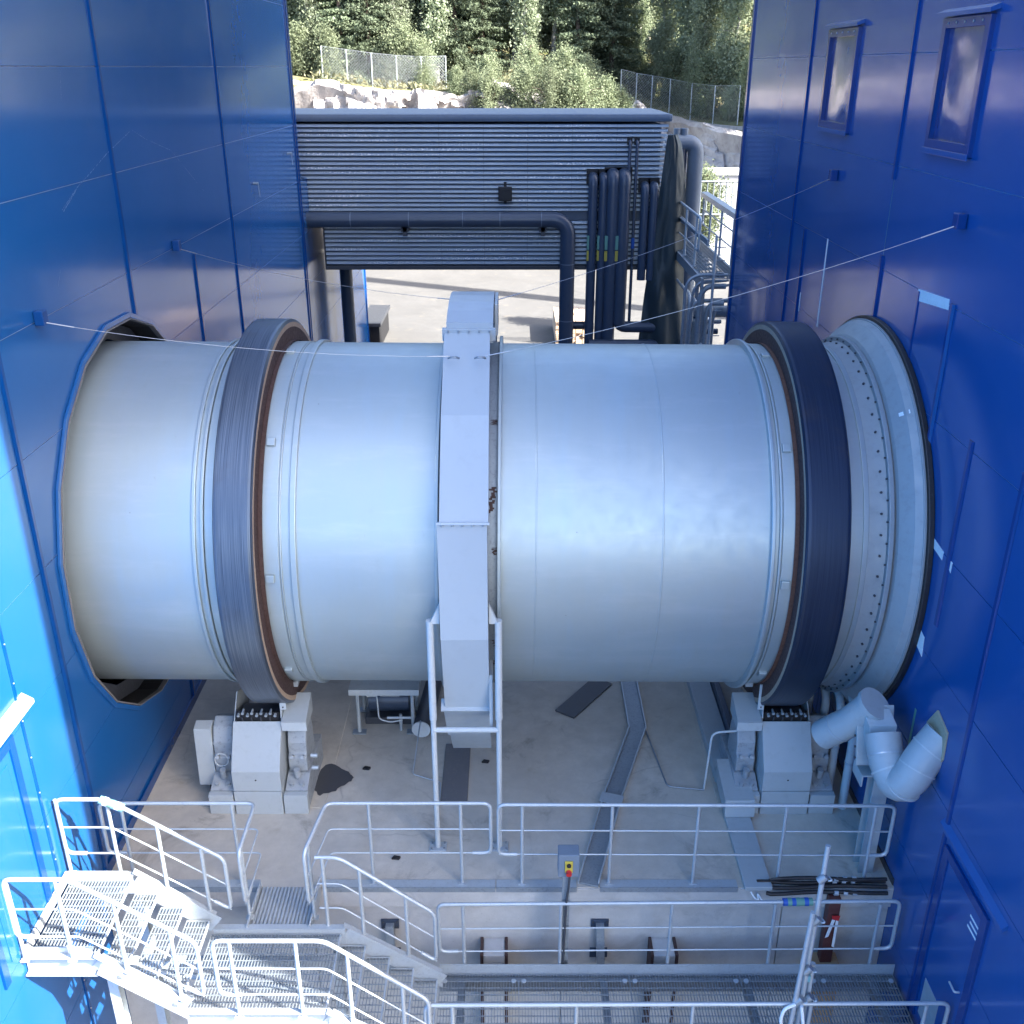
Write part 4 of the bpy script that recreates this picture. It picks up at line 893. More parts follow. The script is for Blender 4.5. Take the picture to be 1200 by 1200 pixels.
# ================================================================== DUCTS AT THE RIGHT WALL
DU = thing('exhaust_duct', 'fat grey insulated duct with elbow entering the right blue wall', 'duct', (4.2, 9.4, 0))
MB().tube([(3.78, 10.05, 1.62), (4.0, 9.80, 2.0), (4.15, 9.66, 2.32)], 0.18, 28).build('duct', 'grey_paint', DU)
MB().cyl((4.145, 9.665, 2.31), (4.17, 9.64, 2.36), 0.20, n=36).build('blind_flange', 'grey_paint', DU)
MB().cyl((3.90, 9.915, 1.82), (3.91, 9.905, 1.84), 0.186, n=28).build('clamp_band', 'galvanised', DU)
MB().add([(4.02, 9.62, 2.30), (4.34, 9.62, 2.30), (4.36, 9.40, 2.22), (4.04, 9.40, 2.22), (4.08, 9.36, 1.96), (4.34, 9.36, 1.96), (4.34, 9.55, 1.90), (4.08, 9.55, 1.90)], [(0, 1, 2, 3), (3, 2, 5, 4), (4, 5, 6, 7), (0, 3, 4, 7), (1, 6, 5, 2), (0, 7, 6, 1)]).build('transition', 'grey_paint_pale', DU, bevel=0.01)
fl = MB().prism([(9.70, 2.28), (9.66, 2.32), (9.42, 1.66), (9.46, 1.62)], 'x', 3.98, 4.40).build('slide_frame', 'grey_paint', DU, bevel=0.006)
for k in range(5): MB().cyl((3.985, 9.66 - 0.045 * k, 2.20 - 0.12 * k), (3.965, 9.66 - 0.045 * k, 2.20 - 0.12 * k), 0.014, n=6).build('bolt', 'dark_steel', fl)
e = MB().tube([(4.19, 9.36, 2.14), (4.20, 9.16, 1.92), (4.26, 8.94, 1.74), (4.36, 8.84, 1.94), (4.47, 8.90, 2.16), (4.66, 8.95, 2.42)], 0.20, 28, 0.16, seg=6).build('elbow', 'grey_paint', DU)
for a_, b_ in (((4.215, 9.10, 1.865), (4.22, 9.085, 1.852)), ((4.30, 8.885, 1.80), (4.305, 8.88, 1.815)), ((4.41, 8.865, 2.035), (4.418, 8.87, 2.05)), ((4.53, 8.918, 2.245), (4.54, 8.921, 2.258))): MB().cyl(a_, b_, 0.2055, n=28).build('seam_ring', 'grey_paint_pale', e)
MB().cyl((4.198, 9.215, 1.98), (4.199, 9.20, 1.965), 0.206, n=28).build('clamp_band', 'galvanised', e)
MB().prism([(8.72, 2.62), (9.02, 2.70), (9.20, 2.42), (9.12, 2.10), (8.84, 2.04), (8.70, 2.28)], 'x', 4.578, 4.604).build('wall_collar', 'foam', DU, bevel=0.01)
CO = thing('duct_support', 'grey steel column with bracket carrying the duct at the right wall', 'support', (4.40, 9.75, 0))
MB().box(4.24, 4.42, 9.46, 9.48, 0, 1.50).box(4.24, 4.42, 9.64, 9.66, 0, 1.50).box(4.32, 4.34, 9.48, 9.64, 0, 1.50).build('column', 'grey_paint', CO)
MB().box(4.06, 4.44, 9.40, 9.70, 1.50, 1.52).box(4.06, 4.08, 9.40, 9.70, 1.36, 1.50).build('bracket', 'grey_paint', CO, bevel=0.003)
WP = thing('water_pipes', 'row of grey pipe bends rising beside the right end of the drum', 'pipes', (4.2, 11.4, 0))
for k, (x, y) in enumerate(((3.99, 11.9), (4.10, 11.6), (4.22, 11.3), (4.32, 11.0), (4.40, 10.65))):
    MB().tube([(x, y, 0.0), (x, y, 1.18 + 0.06 * k), (x + 0.02, y + 0.35, 1.36 + 0.06 * k)], 0.055, 14, 0.12).build('pipe', 'grey_paint' if k < 3 else 'grey_paint_pale', WP)
    MB().cyl((x, y, 0.72), (x, y, 0.75), 0.062, n=14).build('sleeve', 'galvanised', WP)

# ================================================================== CONVEYOR GALLERY BEHIND
GB = thing('conveyor_gallery', 'dark grey gallery clad in horizontal corrugated sheets crossing behind the drum', 'gallery', (-0.6, 27, 4.4))
GY = 25.45
def corr(x0, x1, z0, z1, parent, name='cladding_sheet', y=GY, x1b=None):
    n = max(1, round((z1 - z0) / 0.108)); per = (z1 - z0) / n; mb = MB(); xb = x1 if x1b is None else x1b
    for i in range(n):
        za, zb = z0 + per * (i + 0.38), z0 + per * (i + 1); f0 = i / n
        xe = xb + (x1 - xb) * f0
        a, b, c, d = (y - 0.005, za), (y - 0.050, za + 0.004), (y - 0.050, zb - 0.026), (y - 0.005, zb)
        for p, q in ((a, b), (b, c), (c, d)): mb.add([(x0, *p), (xe, *p), (xe, *q), (x0, *q)], [(0, 1, 2, 3)])
        mb.add([(xe, *a), (xe, *b), (xe, *c), (xe, *d)], [(0, 1, 2, 3)]); mb.add([(x0, *a), (x0, *b), (x0, *c), (x0, *d)], [(0, 1, 2, 3)])
    return mb.build(name, 'cladding', parent, fix=False)
edges = [-5.98 + 1.06 * k for k in range(9)] + [3.72]
for k in range(9):
    corr(edges[k], edges[k + 1] - 0.006, 5.78, 7.80, GB, x1b=3.55 if k == 8 else None)
for k in range(1, 9):
    corr(max(edges[k], -4.62), edges[k + 1] - 0.006 if k < 8 else 3.3, 4.50, 5.58, GB)
MB().box(-6.0, 3.80, GY - 0.07, 29.0, 7.85, 8.03).build('roof_cap', 'cladding_cap', GB, bevel=0.07)
MB().box(-6.0, 3.55, GY + 0.02, 28.9, 5.60, 7.795).build('gallery_body', 'gap_dark', GB)
MB().box(-4.62, 3.5, GY + 0.02, 28.9, 4.50, 5.58).build('gallery_body', 'gap_dark', GB)
MB().box(-4.64, 3.5, GY - 0.05, 28.9, 4.40, 4.495).build('bottom_flashing', 'dark_steel', GB, bevel=0.01)
MB().box(-4.66, -4.625, GY - 0.05, 28.9, 4.40, 5.60).build('end_flashing', 'dark_steel', GB)
t = single(MB().box(-0.33, 0.0, GY - 0.34, GY - 0.12, 6.08, 6.40).box(-0.30, -0.03, GY - 0.36, GY - 0.34, 6.11, 6.37).box(-0.2, -0.13, GY - 0.12, GY - 0.03, 6.0, 6.5), 'flood_light', 'black', 'small black floodlight mounted on the corrugated gallery wall', 'floodlight', 0.01)
# big pipe in front of the gallery
BP = thing('gallery_pipe', 'fat dark pipe running along the gallery and bending down to the yard', 'pipe', (-1.8, 25, 0))
MB().tube([(-4.98, 25.05, 5.66), (1.36, 25.05, 5.66), (1.36, 25.05, 0.0)], 0.185, 24, 0.42, seg=8).build('pipe', 'navy_pipe', BP)
for x in (-3.9, -2.5, -1.2, -0.3, 0.7): MB().cyl((x, 25.05, 5.66), (x + 0.02, 25.05, 5.66), 0.190, n=24).build('joint_band', 'cladding_cap', BP)
for z in (4.6, 3.2): MB().cyl((1.36, 25.05, z), (1.36, 25.05, z + 0.02), 0.190, n=24).build('joint_band', 'cladding_cap', BP)
for x in (-2.6, 0.75): MB().box(x - 0.09, x + 0.09, 25.0, 25.42, 5.38, 5.47).box(x - 0.05, x + 0.05, 25.0, 25.1, 5.28, 5.47).build('pipe_bracket', 'dark_steel', BP)
MB().box(-0.95, -0.80, 25.34, 25.40, 5.57, 5.64).build('yellow_marker', 'yellow', BP)
# vertical pipes
VP = thing('pipe_bank', 'bank of dark vertical pipes with green and yellow marks on the gallery wall', 'pipes', (2.5, 25.2, 0))
for x, r_, zt, zb in ((1.95, 0.115, 6.62, 0.0), (2.20, 0.115, 6.62, 0.0), (2.43, 0.165, 6.66, 0.0), (2.69, 0.165, 6.66, 3.1), (3.20, 0.105, 6.42, 4.2), (3.42, 0.105, 6.42, 4.2)):
    p_ = MB().tube([(x, GY - 0.02, zt), (x, 25.15, zt), (x, 25.15, zb)], r_, 18, 0.22, seg=6).build('pipe', 'navy_pipe', VP)
    MB().box(x - r_ - 0.04, x + r_ + 0.04, GY - 0.10, GY - 0.03, zt - 0.16, zt + 0.18).build('collar', 'black', VP, bevel=0.01)
    if x < 3:
        MB().lathe([(0, 0)], 0, 0) if False else None
        for z0, z1, m_ in ((4.95, 5.28, 'green_tape'), (4.68, 4.92, 'yellow')):
            MB().box(x - r_ - 0.006, x - r_ * 0.6, 25.15 - r_ * 0.85, 25.15 - r_ * 0.1, z0, z1).build('pipe_mark', m_, p_, bevel=0.004)
for x in (2.80, 2.97):
    MB().tube([(x, GY - 0.03, 7.42), (x, 25.25, 7.42), (x, 25.25, 3.0)], 0.038, 10, 0.08).build('thin_pipe', 'navy_pipe', VP)
    MB().box(x - 0.06, x + 0.06, GY - 0.09, GY - 0.02, 7.34, 7.52).build('collar', 'black', VP)
    MB().cyl((x, 25.25, 4.95), (x, 25.25, 5.2), 0.046, n=10).build('pipe_mark', 'blue_tape', VP)
MB().tube([(2.69, 25.15, 3.35), (2.69, 25.15, 3.02), (3.95, 25.1, 3.02)], 0.14, 16, 0.2).build('cross_pipe', 'navy_pipe', VP)
MB().tube([(1.95, 25.0, 2.60), (3.75, 25.0, 2.60), (3.95, 25.0, 2.2)], 0.13, 16, 0.25).build('cross_pipe', 'navy_pipe', VP)
MB().tube([(1.45, 25.6, 2.95), (2.1, 25.6, 2.95)], 0.10, 12).build('cross_pipe', 'navy_pipe', VP)
# tarpaulin over the end of the gallery
pts = []; NU, NV = 18, 26
for j in range(NV + 1):
    v = j / NV; z = 7.58 - 5.3 * v + 0.05 * math.sin(j * 0.0)* (1 - j / NV)
    for i in range(NU + 1):
        u = i / NU
        x = 3.66 - 0.38 * v * 1.3 + u * (0.26 + 0.90 * v ** 0.6)
        fold = 0.05 * v * math.sin(u * 13 + 3 * math.sin(v * 4)) + 0.14 * v * noise.noise((u * 3.5, v * 5, 2)) + 0.04 * noise.noise((u * 8, v * 14, 4))
        y = 25.12 + fold + 0.55 * (max(0, u - 0.45)) ** 1.5 - 0.25 * v * math.sin(u * 2.4)
        pts.append((x, y, z))
tp = MB().add(pts, [(j * (NU + 1) + i, j * (NU + 1) + i + 1, (j + 1) * (NU + 1) + i + 1, (j + 1) * (NU + 1) + i) for j in range(NV) for i in range(NU)], True)
tp.build('tarpaulin', 'tarp', None, 'dark tarpaulin hanging over the right end of the corrugated gallery', 'tarpaulin')
# stack pipes behind the gallery end
t = thing('vent_stack', 'pair of thick grey-blue pipes joined by a horizontal header behind the gallery end', 'pipes', (4.4, 27, 0))
MB().tube([(4.2, 29.5, 7.12), (5.10, 29.5, 7.12), (5.10, 29.5, 0.0)], 0.22, 22, 0.30, seg=6).build('header', 'cladding_cap', t)
MB().tube([(4.66, 29.5, 7.0), (4.66, 29.5, 0.0)], 0.19, 20).build('pipe', 'navy_pipe', t)
for x in (4.55, 4.75): MB().cyl((x, 29.5, 7.28), (x, 29.5, 7.50), 0.10, n=14).build('nozzle', 'cladding_cap', t)
# access platform at the corner of the right building
AP = thing('access_platform', 'galvanised access platform with handrails at the corner of the right building', 'platform', (4.2, 23, 0))
for x in (4.08, 4.90):
    railing(AP, [(x, 22.4, 6.05), (x, 26.6, 6.05)], [(x, y, 6.04, 4.95) for y in (22.8, 24.2, 25.6)], r=0.03, rm=0.018, drops=(0.35, 0.7))
MB().box(4.84, 5.02, 21.6, 26.8, 6.00, 6.12).build('cable_channel', 'galvanised', AP, bevel=0.006)
MB().box(4.10, 4.14, 21.6, 26.8, 5.60, 5.72).build('cable_channel', 'galvanised_dull', AP, bevel=0.006)
grating(4.10, 4.88, 21.6, 26.7, 4.93, pitch=0.08, cross=0.12, parent=AP)
for x in (4.07, 4.92): MB().box(x - 0.03, x + 0.03, 21.6, 26.7, 4.70, 4.91).build('edge_beam', 'galvanised_dull', AP)
for x, y in ((4.12, 21.8), (4.86, 21.8), (4.12, 26.5), (4.86, 26.5)): MB().box(x - 0.05, x + 0.05, y - 0.05, y + 0.05, 0, 4.69).build('column', 'galvanised_dull', AP)
for k in range(8): MB().bar((4.12, 21.8 + 0.5 * k, 4.66), (4.86, 22.2 + 0.5 * k, 4.66), 0.04, 0.05).build('brace', 'galvanised_dull', AP)
HB = thing('pipe_bends', 'nest of galvanised pipe bends curving down below the access platform', 'pipes', (4.0, 21.7, 0))
for k in range(5):
    x = 3.72 + 0.17 * k; zt = 4.98 - 0.13 * k - (0.25 if k > 2 else 0)
    MB().tube([(4.6, 21.62 + 0.05 * k, zt), (x, 21.62 + 0.05 * k, zt), (x, 21.62 + 0.05 * k, 0.0)], (0.035, 0.03, 0.06, 0.05, 0.035)[k], 12, 0.38, seg=7).build('pipe', 'galvanised_dull', HB)
MB().tube([(4.05, 22.1, 3.9), (4.05, 22.1, 0)], 0.14, 18).build('pipe', 'galvanised_dull', HB)
MB().tube([(4.05, 22.3, 4.05), (4.9, 22.3, 4.05)], 0.13, 18).build('pipe', 'galvanised_dull', HB)
for k in range(4):
    MB().tube([(4.75, 22.0 + 0.3 * k, 4.35 - 0.3 * k), (3.95 + 0.12 * k, 22.0 + 0.3 * k, 4.35 - 0.3 * k), (3.95 + 0.12 * k, 22.0 + 0.3 * k, 0.0)], 0.045 + 0.02 * (k % 2), 12, 0.30, seg=6).build('pipe', 'navy_pipe' if k % 2 else 'galvanised_dull', HB)
for k in range(6):
    x = 4.02 + 0.11 * k; MB().tube([(x, 23.2 + 0.1 * (k % 2), 0.0), (x, 23.2 + 0.1 * (k % 2), 4.3 - 0.12 * k), (x, 24.6, 4.3 - 0.12 * k)], 0.03 + 0.012 * (k % 3), 10, 0.25, seg=5).build('pipe', 'galvanised' if k % 2 else 'galvanised_dull', HB)
for k in range(9): MB().tube([(4.30, 21.6, 3.4 + 0.27 * k), (4.52, 21.6, 3.4 + 0.27 * k)], 0.012, 6).build('rung', 'galvanised_dull', HB)
for z in (3.0, 2.2, 3.4): MB().tube([(3.62, 21.55, z), (4.5, 21.55, z)], 0.025, 8).build('cross_bar', 'galvanised_dull', HB)
MB().tube([(4.30, 21.6, 5.8), (4.30, 21.6, 3.3), (4.12, 21.6, 3.5)], 0.03, 8, 0.1).build('ladder_rail', 'galvanised', HB)
t = thing('yard_railing', 'grey barred railing beyond the access platform in front of the rock', 'railing', (6.2, 33, 4.5))
MB().tube([(5.7, 33, 5.75), (7.6, 33, 5.75)], 0.03, 8).build('top_rail', 'galvanised_dull', t); MB().tube([(5.7, 33, 4.75), (7.6, 33, 4.75)], 0.03, 8).build('bottom_rail', 'galvanised_dull', t)
for k in range(10): MB().tube([(5.75 + 0.2 * k, 33, 4.75), (5.75 + 0.2 * k, 33, 5.75)], 0.018, 6).build('baluster', 'galvanised_dull', t)
for x in (5.8, 7.5): MB().tube([(x, 33, 0), (x, 33, 4.75)], 0.05, 8).build('post', 'galvanised_dull', t)
t = thing('site_container', 'pale grey container roof showing between the tarpaulin and the right building', 'container', (11.5, 51, 0))
MB().box(9.6, 13.5, 50, 52.5, 0.0, 4.35).build('body', 'container_grey', t, bevel=0.03); MB().box(9.5, 13.6, 49.9, 52.6, 4.35, 4.47).build('roof', 'grey_paint_pale', t, bevel=0.02)
# yard items
single(MB().tube([(-4.58, 28, 4.4), (-4.58, 28, 0.0)], 0.17, 20), 'down_pipe', 'navy_pipe', 'dark vertical pipe beside the blue annex wall under the gallery', 'pipe')
t = thing('loading_ramp', 'dark low platform edge standing beside the far corner of the annex wall', 'platform', (-4.9, 37, 0))
MB().box(-5.3, -4.55, 34.4, 37.4, 0.80, 0.92).build('deck', 'dark_steel', t, bevel=0.01)
MB().box(-5.3, -4.62, 34.5, 37.3, 0.0, 0.80).build('skirt', 'black', t, bevel=0.01)
t = thing('timber_stack', 'stack of pale sawn timber in the sunlit yard beside the fat pipe', 'timber stack', (2.1, 36.6, 0))
for i in range(5):
    for j in range(6):
        MB().box(1.55 + 0.24 * i, 1.77 + 0.24 * i, 35.2 + random.uniform(-.06, .06), 37.8 + random.uniform(-.1, .1), 0.0 + 0.13 * j, 0.12 + 0.13 * j).build('board', 'pale_stack', t, bevel=0.006)
# unseen mast added behind the right building to cast a shadow band on the yard
sx = to_sun.x / to_sun.z; sy = to_sun.y / to_sun.z
t = thing('shadow_mast', 'unseen slim mast added behind the right building to cast a shadow band across the yard', 'mast', (21, 33.35, 0))
MB().box(20.6, 21.4, 33.0, 33.7, 0, 26).build('mast', 'galvanised_dull', t)

# ================================================================== HILL, ROCK, FENCES, FOREST
def hill_h(x, y):
    """terrain above the yard"""
    k = 0.5 + 0.5 * math.tanh((x - 5.5) / 3.0)               # 0 left, 1 right
    front = 61 + 2.0 * math.sin(x * 0.13) - 2.2 * min(5.5, max(0, x - 9.0))
    top = 8.35 * (1 - k) + 6.7 * k
    t = min(1, max(0, (y - front - 1.9) / 1.0)); t = t * t * (3 - 2 * t)
    z = top * t + 0.055 * max(0, y - front - 2.9) + 0.13 * max(0, y - front - 16) + 0.9 * noise.noise((x * 0.09, y * 0.09, 3)) * t
    return z - 0.15, front
mb = MB(); nx, ny = 130, 60; vs = []
xsg = np.linspace(-75, 75, nx); yv = np.concatenate([np.linspace(0, 3.0, 8), np.linspace(3.6, 110, ny - 8)])
for x in xsg:
    fr = hill_h(x, 0)[1]
    for dy in yv: vs.append((x, fr + dy + 1.6, hill_h(x, fr + dy + 1.6)[0] - (0.35 if dy < 2.0 else 0)))
mb.add(vs, [(i * ny + j, (i + 1) * ny + j, (i + 1) * ny + j + 1, i * ny + j + 1) for i in range(nx - 1) for j in range(ny - 1)], True)
mb.build('hill', 'hill_soil', kind='structure', fix=False)
# blasted rock face
def h2(i, j, s=0): return (math.sin(i * 127.1 + j * 311.7 + s * 74.7) * 43758.5453) % 1.0
mb = MB(); vs = []; NX, NZ = 560, 60; X0, X1 = -34.0, 32.0
for i in range(NX + 1):
    x = X0 + (X1 - X0) * i / NX; fr = hill_h(x, 0)[1]; top = hill_h(x, fr + 3.4)[0] - 0.1 + 0.9 * noise.noise((x * 0.45, 4, 1)) + 0.4 * noise.noise((x * 1.3, 1, 7))
    for j in range(NZ + 1):
        v = j / NZ; z = -0.2 + (top + 0.35) * min(1, v * 1.08) if v < 0.93 else top + 0.15 + 0.25 * noise.noise((x * 0.7, v * 9, 1))
        wx = x + 0.9 * noise.noise((x * 0.35, z * 0.35, 0)); wz = z + 0.6 * noise.noise((x * 0.4, z * 0.4, 5)) + 0.25 * x
        b1 = h2(math.floor(wx / 1.3), math.floor(wz / 1.0)); b2 = h2(math.floor((wx + 0.3 * wz) / 0.55), math.floor(wz / 0.5), 3)
        y = fr - 0.1 - 1.3 * b1 - 0.45 * b2 - 0.35 * noise.noise((x * 1.7, z * 1.7, 2)) + 0.16 * z - 1.6 * noise.noise((x * 0.22, z * 0.25, 9))
        if v >= 0.93:
            q = (v - 0.93) / 0.07; y = fr - 0.2 + q * 4.6; z = z * (1 - q) + q * (hill_h(x, y)[0] - 0.1)
        vs.append((x, y, z))
mb.add(vs, [(i * (NZ + 1) + j, (i + 1) * (NZ + 1) + j, (i + 1) * (NZ + 1) + j + 1, i * (NZ + 1) + j + 1) for i in range(NX) for j in range(NZ)], False)
mb.build('rock_face', 'rock', kind='structure', fix=False)

def fence(pts, hgt, label):
    t = thing('chain_link_fence', label, 'fence', pts[0])
    for i, p in enumerate(pts):
        MB().tube([p, (p[0], p[1], p[2] + hgt)], 0.035, 6).build('post', 'galvanised', t)
    mb = MB(); r_ = 0.0045
    for a, b in zip(pts[:-1], pts[1:]):
        a, b = Vector(a), Vector(b); up = Vector((0, 0, hgt)); L = (b - a).length; n = int(L / 0.16)
        for k in range(-int(hgt / 0.16), n + 1):                 # diagonal wires both ways
            for sgn in (0, 1):
                u0, u1 = k * 0.16, k * 0.16 + hgt; z0, z1 = 0.0, 1.0
                if u0 < 0: z0 = -u0 / hgt; u0 = 0
                if u1 > L: z1 = 1 - (u1 - L) / hgt; u1 = L
                if z1 <= z0: continue
                if sgn: p, q = a.lerp(b, u0 / L) + up * z0, a.lerp(b, u1 / L) + up * z1
                else: p, q = a.lerp(b, 1 - u0 / L) + up * z0, a.lerp(b, 1 - u1 / L) + up * z1
                d = Vector((0, 0, r_)); e = Vector((r_, 0, -r_ * 0.5))
                mb.add([p + d, p - d, p + e, q + d, q - d, q + e], [(0, 1, 4, 3), (1, 2, 5, 4), (2, 0, 3, 5)])
    m_ = mb.build('wire_mesh', 'galvanised', t, fix=False); tag(m_, kind='stuff')
    MB().tube([(p[0], p[1], p[2] + hgt) for p in pts], 0.008, 5).build('top_wire', 'galvanised', t)
fence([(x, hill_h(x, 0)[1] + 4.6, hill_h(x, hill_h(x, 0)[1] + 4.6)[0] - 0.1) for x in np.linspace(-11.0, -3.9, 6)], 1.9, 'chain-link fence on the hill above the pale rock, left of the big bush')
fence([(x, hill_h(x, 0)[1] + 3.6, hill_h(x, hill_h(x, 0)[1] + 3.6)[0] - 0.1) for x in np.linspace(6.6, 12.4, 7)], 2.0, 'chain-link fence on the slope above the grey rock at the right')

def leaf_quads(P, size, rng, nrm=None, asp=0.6):
    """leaf-sized quads at points P"""
    n = len(P); a = rng.normal(size=(n, 3)); a /= np.linalg.norm(a, axis=1)[:, None]
    b = rng.normal(size=(n, 3)); b -= (b * a).sum(1)[:, None] * a; b /= np.linalg.norm(b, axis=1)[:, None]
    s = (size * rng.uniform(0.6, 1.3, n))[:, None]
    return np.stack([P - a * s, P + b * s * asp, P + a * s, P - b * s * asp], 1).reshape(-1, 3)
def quad_mesh(name, V, mat):
    n = len(V) // 4; me = bpy.data.meshes.new(name); me.vertices.add(len(V)); me.vertices.foreach_set('co', V.astype(np.float32).ravel())
    me.loops.add(4 * n); me.loops.foreach_set('vertex_index', np.arange(4 * n, dtype=np.int32)); me.polygons.add(n)
    me.polygons.foreach_set('loop_start', np.arange(0, 4 * n, 4, dtype=np.int32)); me.polygons.foreach_set('loop_total', np.full(n, 4, dtype=np.int32))
    me.update(calc_edges=True); me.materials.append(MATS[mat]); return me
def proto_mesh(mb, mat): return proto(mb, mat)

def birch(seed, h, wd, nb=56, per=300, mat='birch_leaf', lo=0.12, size=0.088):
    rng = np.random.default_rng(seed); tr = MB(); pts = [(0, 0, -0.6)]; x = y = 0
    for k in range(1, 9):
        x += rng.normal() * 0.12; y += rng.normal() * 0.12; pts.append((x, y, h * 0.95 * k / 8))
    tr.tube(pts, [0.17 * h / 14 * (1 - 0.11 * k) for k in range(9)], 7)
    C = []
    for b in range(nb):
        t = rng.uniform(lo, 1.0); z = h * t; az = rng.uniform(0, 6.283)
        rr = wd * (0.35 + 0.65 * math.sin(math.pi * min(1, (t - lo) / (1 - lo) * 0.85 + 0.12))) * rng.uniform(0.35, 1.0)
        k = min(7, int(t * 8)); bx_, by_ = pts[k][0], pts[k][1]
        e = np.array([bx_ + rr * math.cos(az), by_ + rr * math.sin(az), z + rr * 0.35])
        tr.tube([(bx_, by_, z - rr * 0.35), tuple((np.array([bx_, by_, z]) + e) / 2 + np.array([0, 0, 0.15])), tuple(e)], [0.045, 0.028, 0.012], 4, caps=False)
        n = int(per * rng.uniform(0.6, 1.3)); c = rng.normal(size=(n, 3)) * np.array([0.38, 0.38, 0.50]) * (0.55 + 0.12 * wd)
        c[:, 2] -= np.abs(rng.normal(size=n)) * 0.35                     # hanging twigs
        f = rng.uniform(0.25, 1.0, n)[:, None]
        C.append(np.array([bx_, by_, z]) * (1 - f) + e * f + c)
    P = np.concatenate(C)
    return proto_mesh(tr, 'birch_bark' if mat == 'birch_leaf' else 'bark_dark'), quad_mesh('crown', leaf_quads(P, size, rng), mat)
def spruce(seed, h, wd):
    rng = np.random.default_rng(seed); tr = MB().tube([(0, 0, -0.6), (0, 0, h * 0.5), (0, 0, h)], [0.2, 0.12, 0.02], 7); C = []
    z = h * 0.06
    while z < h * 0.985:
        L = wd * (1 - z / h) ** 0.8 * rng.uniform(0.75, 1.1) + 0.15
        for b in range(int(rng.integers(5, 8))):
            az = rng.uniform(0, 6.283); n = int(26 + 60 * L); f = rng.uniform(0.08, 1.0, n)
            l_ = L * rng.uniform(0.7, 1.1); rad = f * l_; wid = 0.24 * (1 - f * 0.6) * (0.6 + L * 0.35)
            off = rng.normal(size=n) * wid; zz = z - 0.42 * rad + 0.22 * rad ** 2 / max(l_, .3) - np.abs(rng.normal(size=n)) * 0.14 * (0.5 + L * 0.3)
            C.append(np.stack([rad * math.cos(az) - off * math.sin(az), rad * math.sin(az) + off * math.cos(az), zz], 1))
        z += rng.uniform(0.28, 0.5)
    return proto_mesh(tr, 'bark_dark'), quad_mesh('crown', leaf_quads(np.concatenate(C), 0.10, rng, asp=0.45), 'spruce_needle')
def pine(seed, h, wd):
    rng = np.random.default_rng(seed); tr = MB(); pts = [(0, 0, -0.6), (0.1, 0, h * 0.3), (0.0, 0.1, h * 0.6), (0.1, 0, h * 0.97)]; tr.tube(pts, [0.22, 0.18, 0.13, 0.04], 8); C = []
    for b in range(30):
        t = rng.uniform(0.38, 1.0); az = rng.uniform(0, 6.283); rr = wd * (1.15 - t * 0.75) * rng.uniform(0.5, 1); z = h * t
        e = np.array([rr * math.cos(az), rr * math.sin(az), z + 0.25 * rr])
        tr.tube([(0, 0, z - 0.2), tuple(e)], [0.05, 0.015], 4, caps=False); n = 130
        f = rng.uniform(0.4, 1.05, n)[:, None]; C.append(np.array([0, 0, z - 0.1]) * (1 - f) + e * f + rng.normal(size=(n, 3)) * np.array([0.36, 0.36, 0.2]))
    return proto_mesh(tr, 'bark_dark'), quad_mesh('crown', leaf_quads(np.concatenate(C), 0.13, rng, asp=0.4), 'pine_needle')
PB = [birch(100 + k, hh, ww) for k, (hh, ww) in enumerate(((14, 1.5), (12, 1.25), (15, 1.7), (10.5, 1.2), (13, 1.1)))]
PS = [spruce(200 + k, hh, ww) for k, (hh, ww) in enumerate(((14, 2.6), (11, 2.2)))]
PP = [pine(300, 15, 2.8)]
PBU = [birch(400 + k, hh, ww, 36, 300, 'bush_leaf', 0.04, 0.08) for k, (hh, ww) in enumerate(((4.2, 1.9), (3.2, 1.6), (5.2, 2.1)))]
def plant(name, pm, x, y, z, s, rot, label, cat, group, parts=('trunk', 'crown')):
    o = thing(name, label, cat, (x, y, z), group); o.rotation_euler = (0, 0, rot); o.scale = (s, s, s)
    for nm, me in zip(parts, pm):
        c = bpy.data.objects.new(nm, me); COL.objects.link(c); c.parent = o
    return o
rs = random.Random(5)
def forest(x0, x1, y0, y1, n, mind):
    got = []
    for _ in range(n * 30):
        if len(got) >= n: break
        x, dy = rs.uniform(x0, x1), rs.uniform(y0, y1)
        y = hill_h(x, 0)[1] + dy
        if all((x - a) ** 2 + (y - b) ** 2 > mind * mind for a, b in got): got.append((x, y))
    return got
for x, y in forest(-22, 15.0, 6.4, 12.0, 58, 1.35):
    k = rs.random()
    if -11 < x < -8 or (5 < x < 7): kind = 'spruce' if k < 0.7 else 'birch'
    else: kind = 'spruce' if k < 0.13 else ('pine' if k < 0.20 else 'birch')
    if x > 7 and rs.random() < 0.85: kind = 'birch'
    pm = rs.choice({'spruce': PS, 'pine': PP, 'birch': PB}[kind])
    plant(kind + '_tree', pm, x, y, hill_h(x, y)[0], rs.uniform(0.8, 1.15), rs.uniform(0, 6.28), {'spruce': 'dark green spruce in the front edge of the forest', 'pine': 'loose-crowned pine in the front edge of the forest', 'birch': 'pale green birch in the front edge of the forest'}[kind], 'tree', 'trees in the front edge of the forest')
for x, y in forest(-42, 46, 14, 34, 84, 2.6):
    if x > 17 and y < 78: continue
    k = rs.random(); kind = 'spruce' if k < 0.2 else ('pine' if k < 0.3 else 'birch')
    pm = rs.choice({'spruce': PS, 'pine': PP, 'birch': PB}[kind])
    plant(kind + '_tree', pm, x, y, hill_h(x, y)[0], rs.uniform(1.0, 1.35), rs.uniform(0, 6.28), {'spruce': 'dark spruce deep in the forest behind the front trees', 'pine': 'pine deep in the forest behind the front trees', 'birch': 'birch deep in the forest behind the front trees'}[kind], 'tree', 'trees deep in the forest')
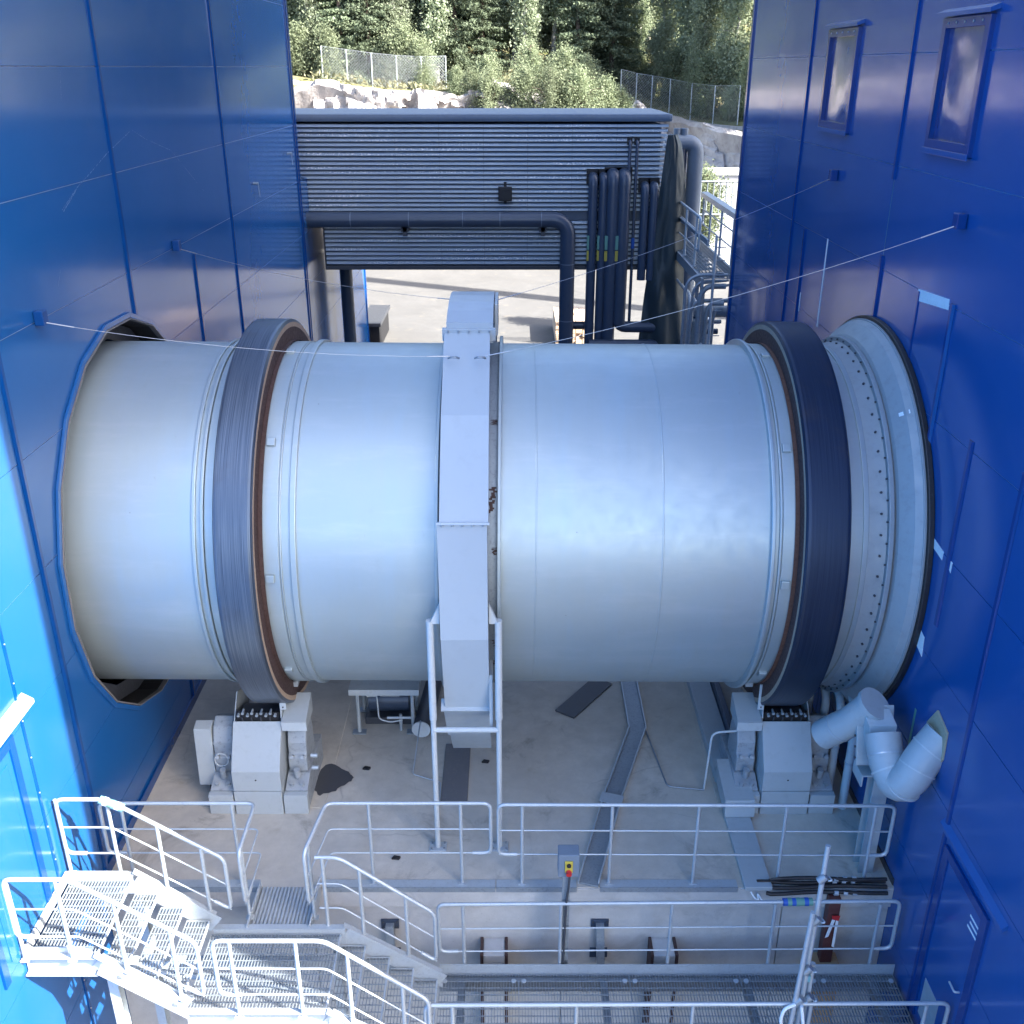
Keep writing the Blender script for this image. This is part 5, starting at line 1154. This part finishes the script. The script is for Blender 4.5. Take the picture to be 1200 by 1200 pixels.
for x, y in forest(-55, 60, 36, 60, 60, 3.4):
    k = rs.random(); kind = 'spruce' if k < 0.3 else ('pine' if k < 0.4 else 'birch')
    pm = rs.choice({'spruce': PS, 'pine': PP, 'birch': PB}[kind])
    plant(kind + '_tree', pm, x, y, hill_h(x, y)[0], rs.uniform(1.2, 1.6), rs.uniform(0, 6.28), {'spruce': 'dark spruce deep in the forest behind the front trees', 'pine': 'pine deep in the forest behind the front trees', 'birch': 'birch deep in the forest behind the front trees'}[kind], 'tree', 'trees deep in the forest')
# bushes in front of the forest
for x, y, z, k, s in ((-2.0, 60.9, 6.6, 0, 0.50), (-0.8, 60.2, 6.2, 2, 0.50), (0.4, 60.4, 6.2, 0, 0.62), (1.6, 60.0, 6.0, 2, 0.55), (2.8, 60.4, 6.0, 1, 0.75), (4.0, 60.2, 5.9, 0, 0.66), (5.2, 60.8, 5.9, 1, 0.7), (6.2, 61.4, 6.0, 1, 0.5), (0.6, 62.5, 6.9, 2, 0.62), (2.6, 62.6, 6.8, 0, 0.7), (4.6, 63.0, 6.6, 2, 0.55), (-1.4, 63.0, 7.2, 1, 0.65), (-3.2, 63.4, 7.4, 1, 0.45)):
    plant('bush', PBU[k], x, y, z, s, rs.uniform(0, 6.28), 'bright leafy bush crowding behind the middle of the gallery roof', 'bush', 'bushes behind the gallery roof', ('stem', 'foliage'))
plant('bush', PBU[1], -5.2, 64.6, 7.3, 0.55, 1.0, 'low rounded bush at the right end of the left fence', 'bush', None, ('stem', 'foliage'))
for x, y, s in ((12.4, 57.5, 0.5), (13.6, 56.5, 0.6), (14.6, 54.5, 0.6), (11.0, 61.5, 0.5)):
    plant('bush', PBU[rs.randrange(3)], x, y + 3, hill_h(x, y + 3)[0], s, rs.uniform(0, 6.28), 'green bush growing on top of the grey rock at the right', 'bush', 'bushes on the right rock', ('stem', 'foliage'))
plant('bush', PBU[1], 6.55, 36.0, 3.6, 0.62, 0.4, 'small yellow-green bush between the grey pipes and the pale container', 'bush', None, ('stem', 'foliage'))
for x, y in forest(-20, 15.5, 5.6, 9.0, 46, 1.1):
    if -4.5 < x < 6.5: continue
    plant('bush', PBU[rs.randrange(3)], x, y, hill_h(x, y)[0] - 0.2, rs.uniform(0.5, 0.85), rs.uniform(0, 6.28), 'leafy undergrowth bush at the foot of the forest behind the fences', 'bush', 'undergrowth behind the fences', ('stem', 'foliage'))
# dry grass along the rim of the rock
rg = np.random.default_rng(3); P = []
for _ in range(9000):
    x = rg.uniform(-30, 30); fr = hill_h(x, 0)[1]; y = fr + rg.uniform(1.2, 7)
    if noise.noise((x * 0.5, y * 0.5, 8)) > -0.15: P.append((x, y + 2.2, hill_h(x, y + 2.2)[0] + rg.uniform(0.0, 0.45)))
me = quad_mesh('grass', leaf_quads(np.array(P), 0.16, rg, asp=0.35), 'grass_blade')
g_ = bpy.data.objects.new('grass', me); COL.objects.link(g_); tag(g_, 'dry grass and low plants along the rim of the rock', 'grass', kind='stuff')
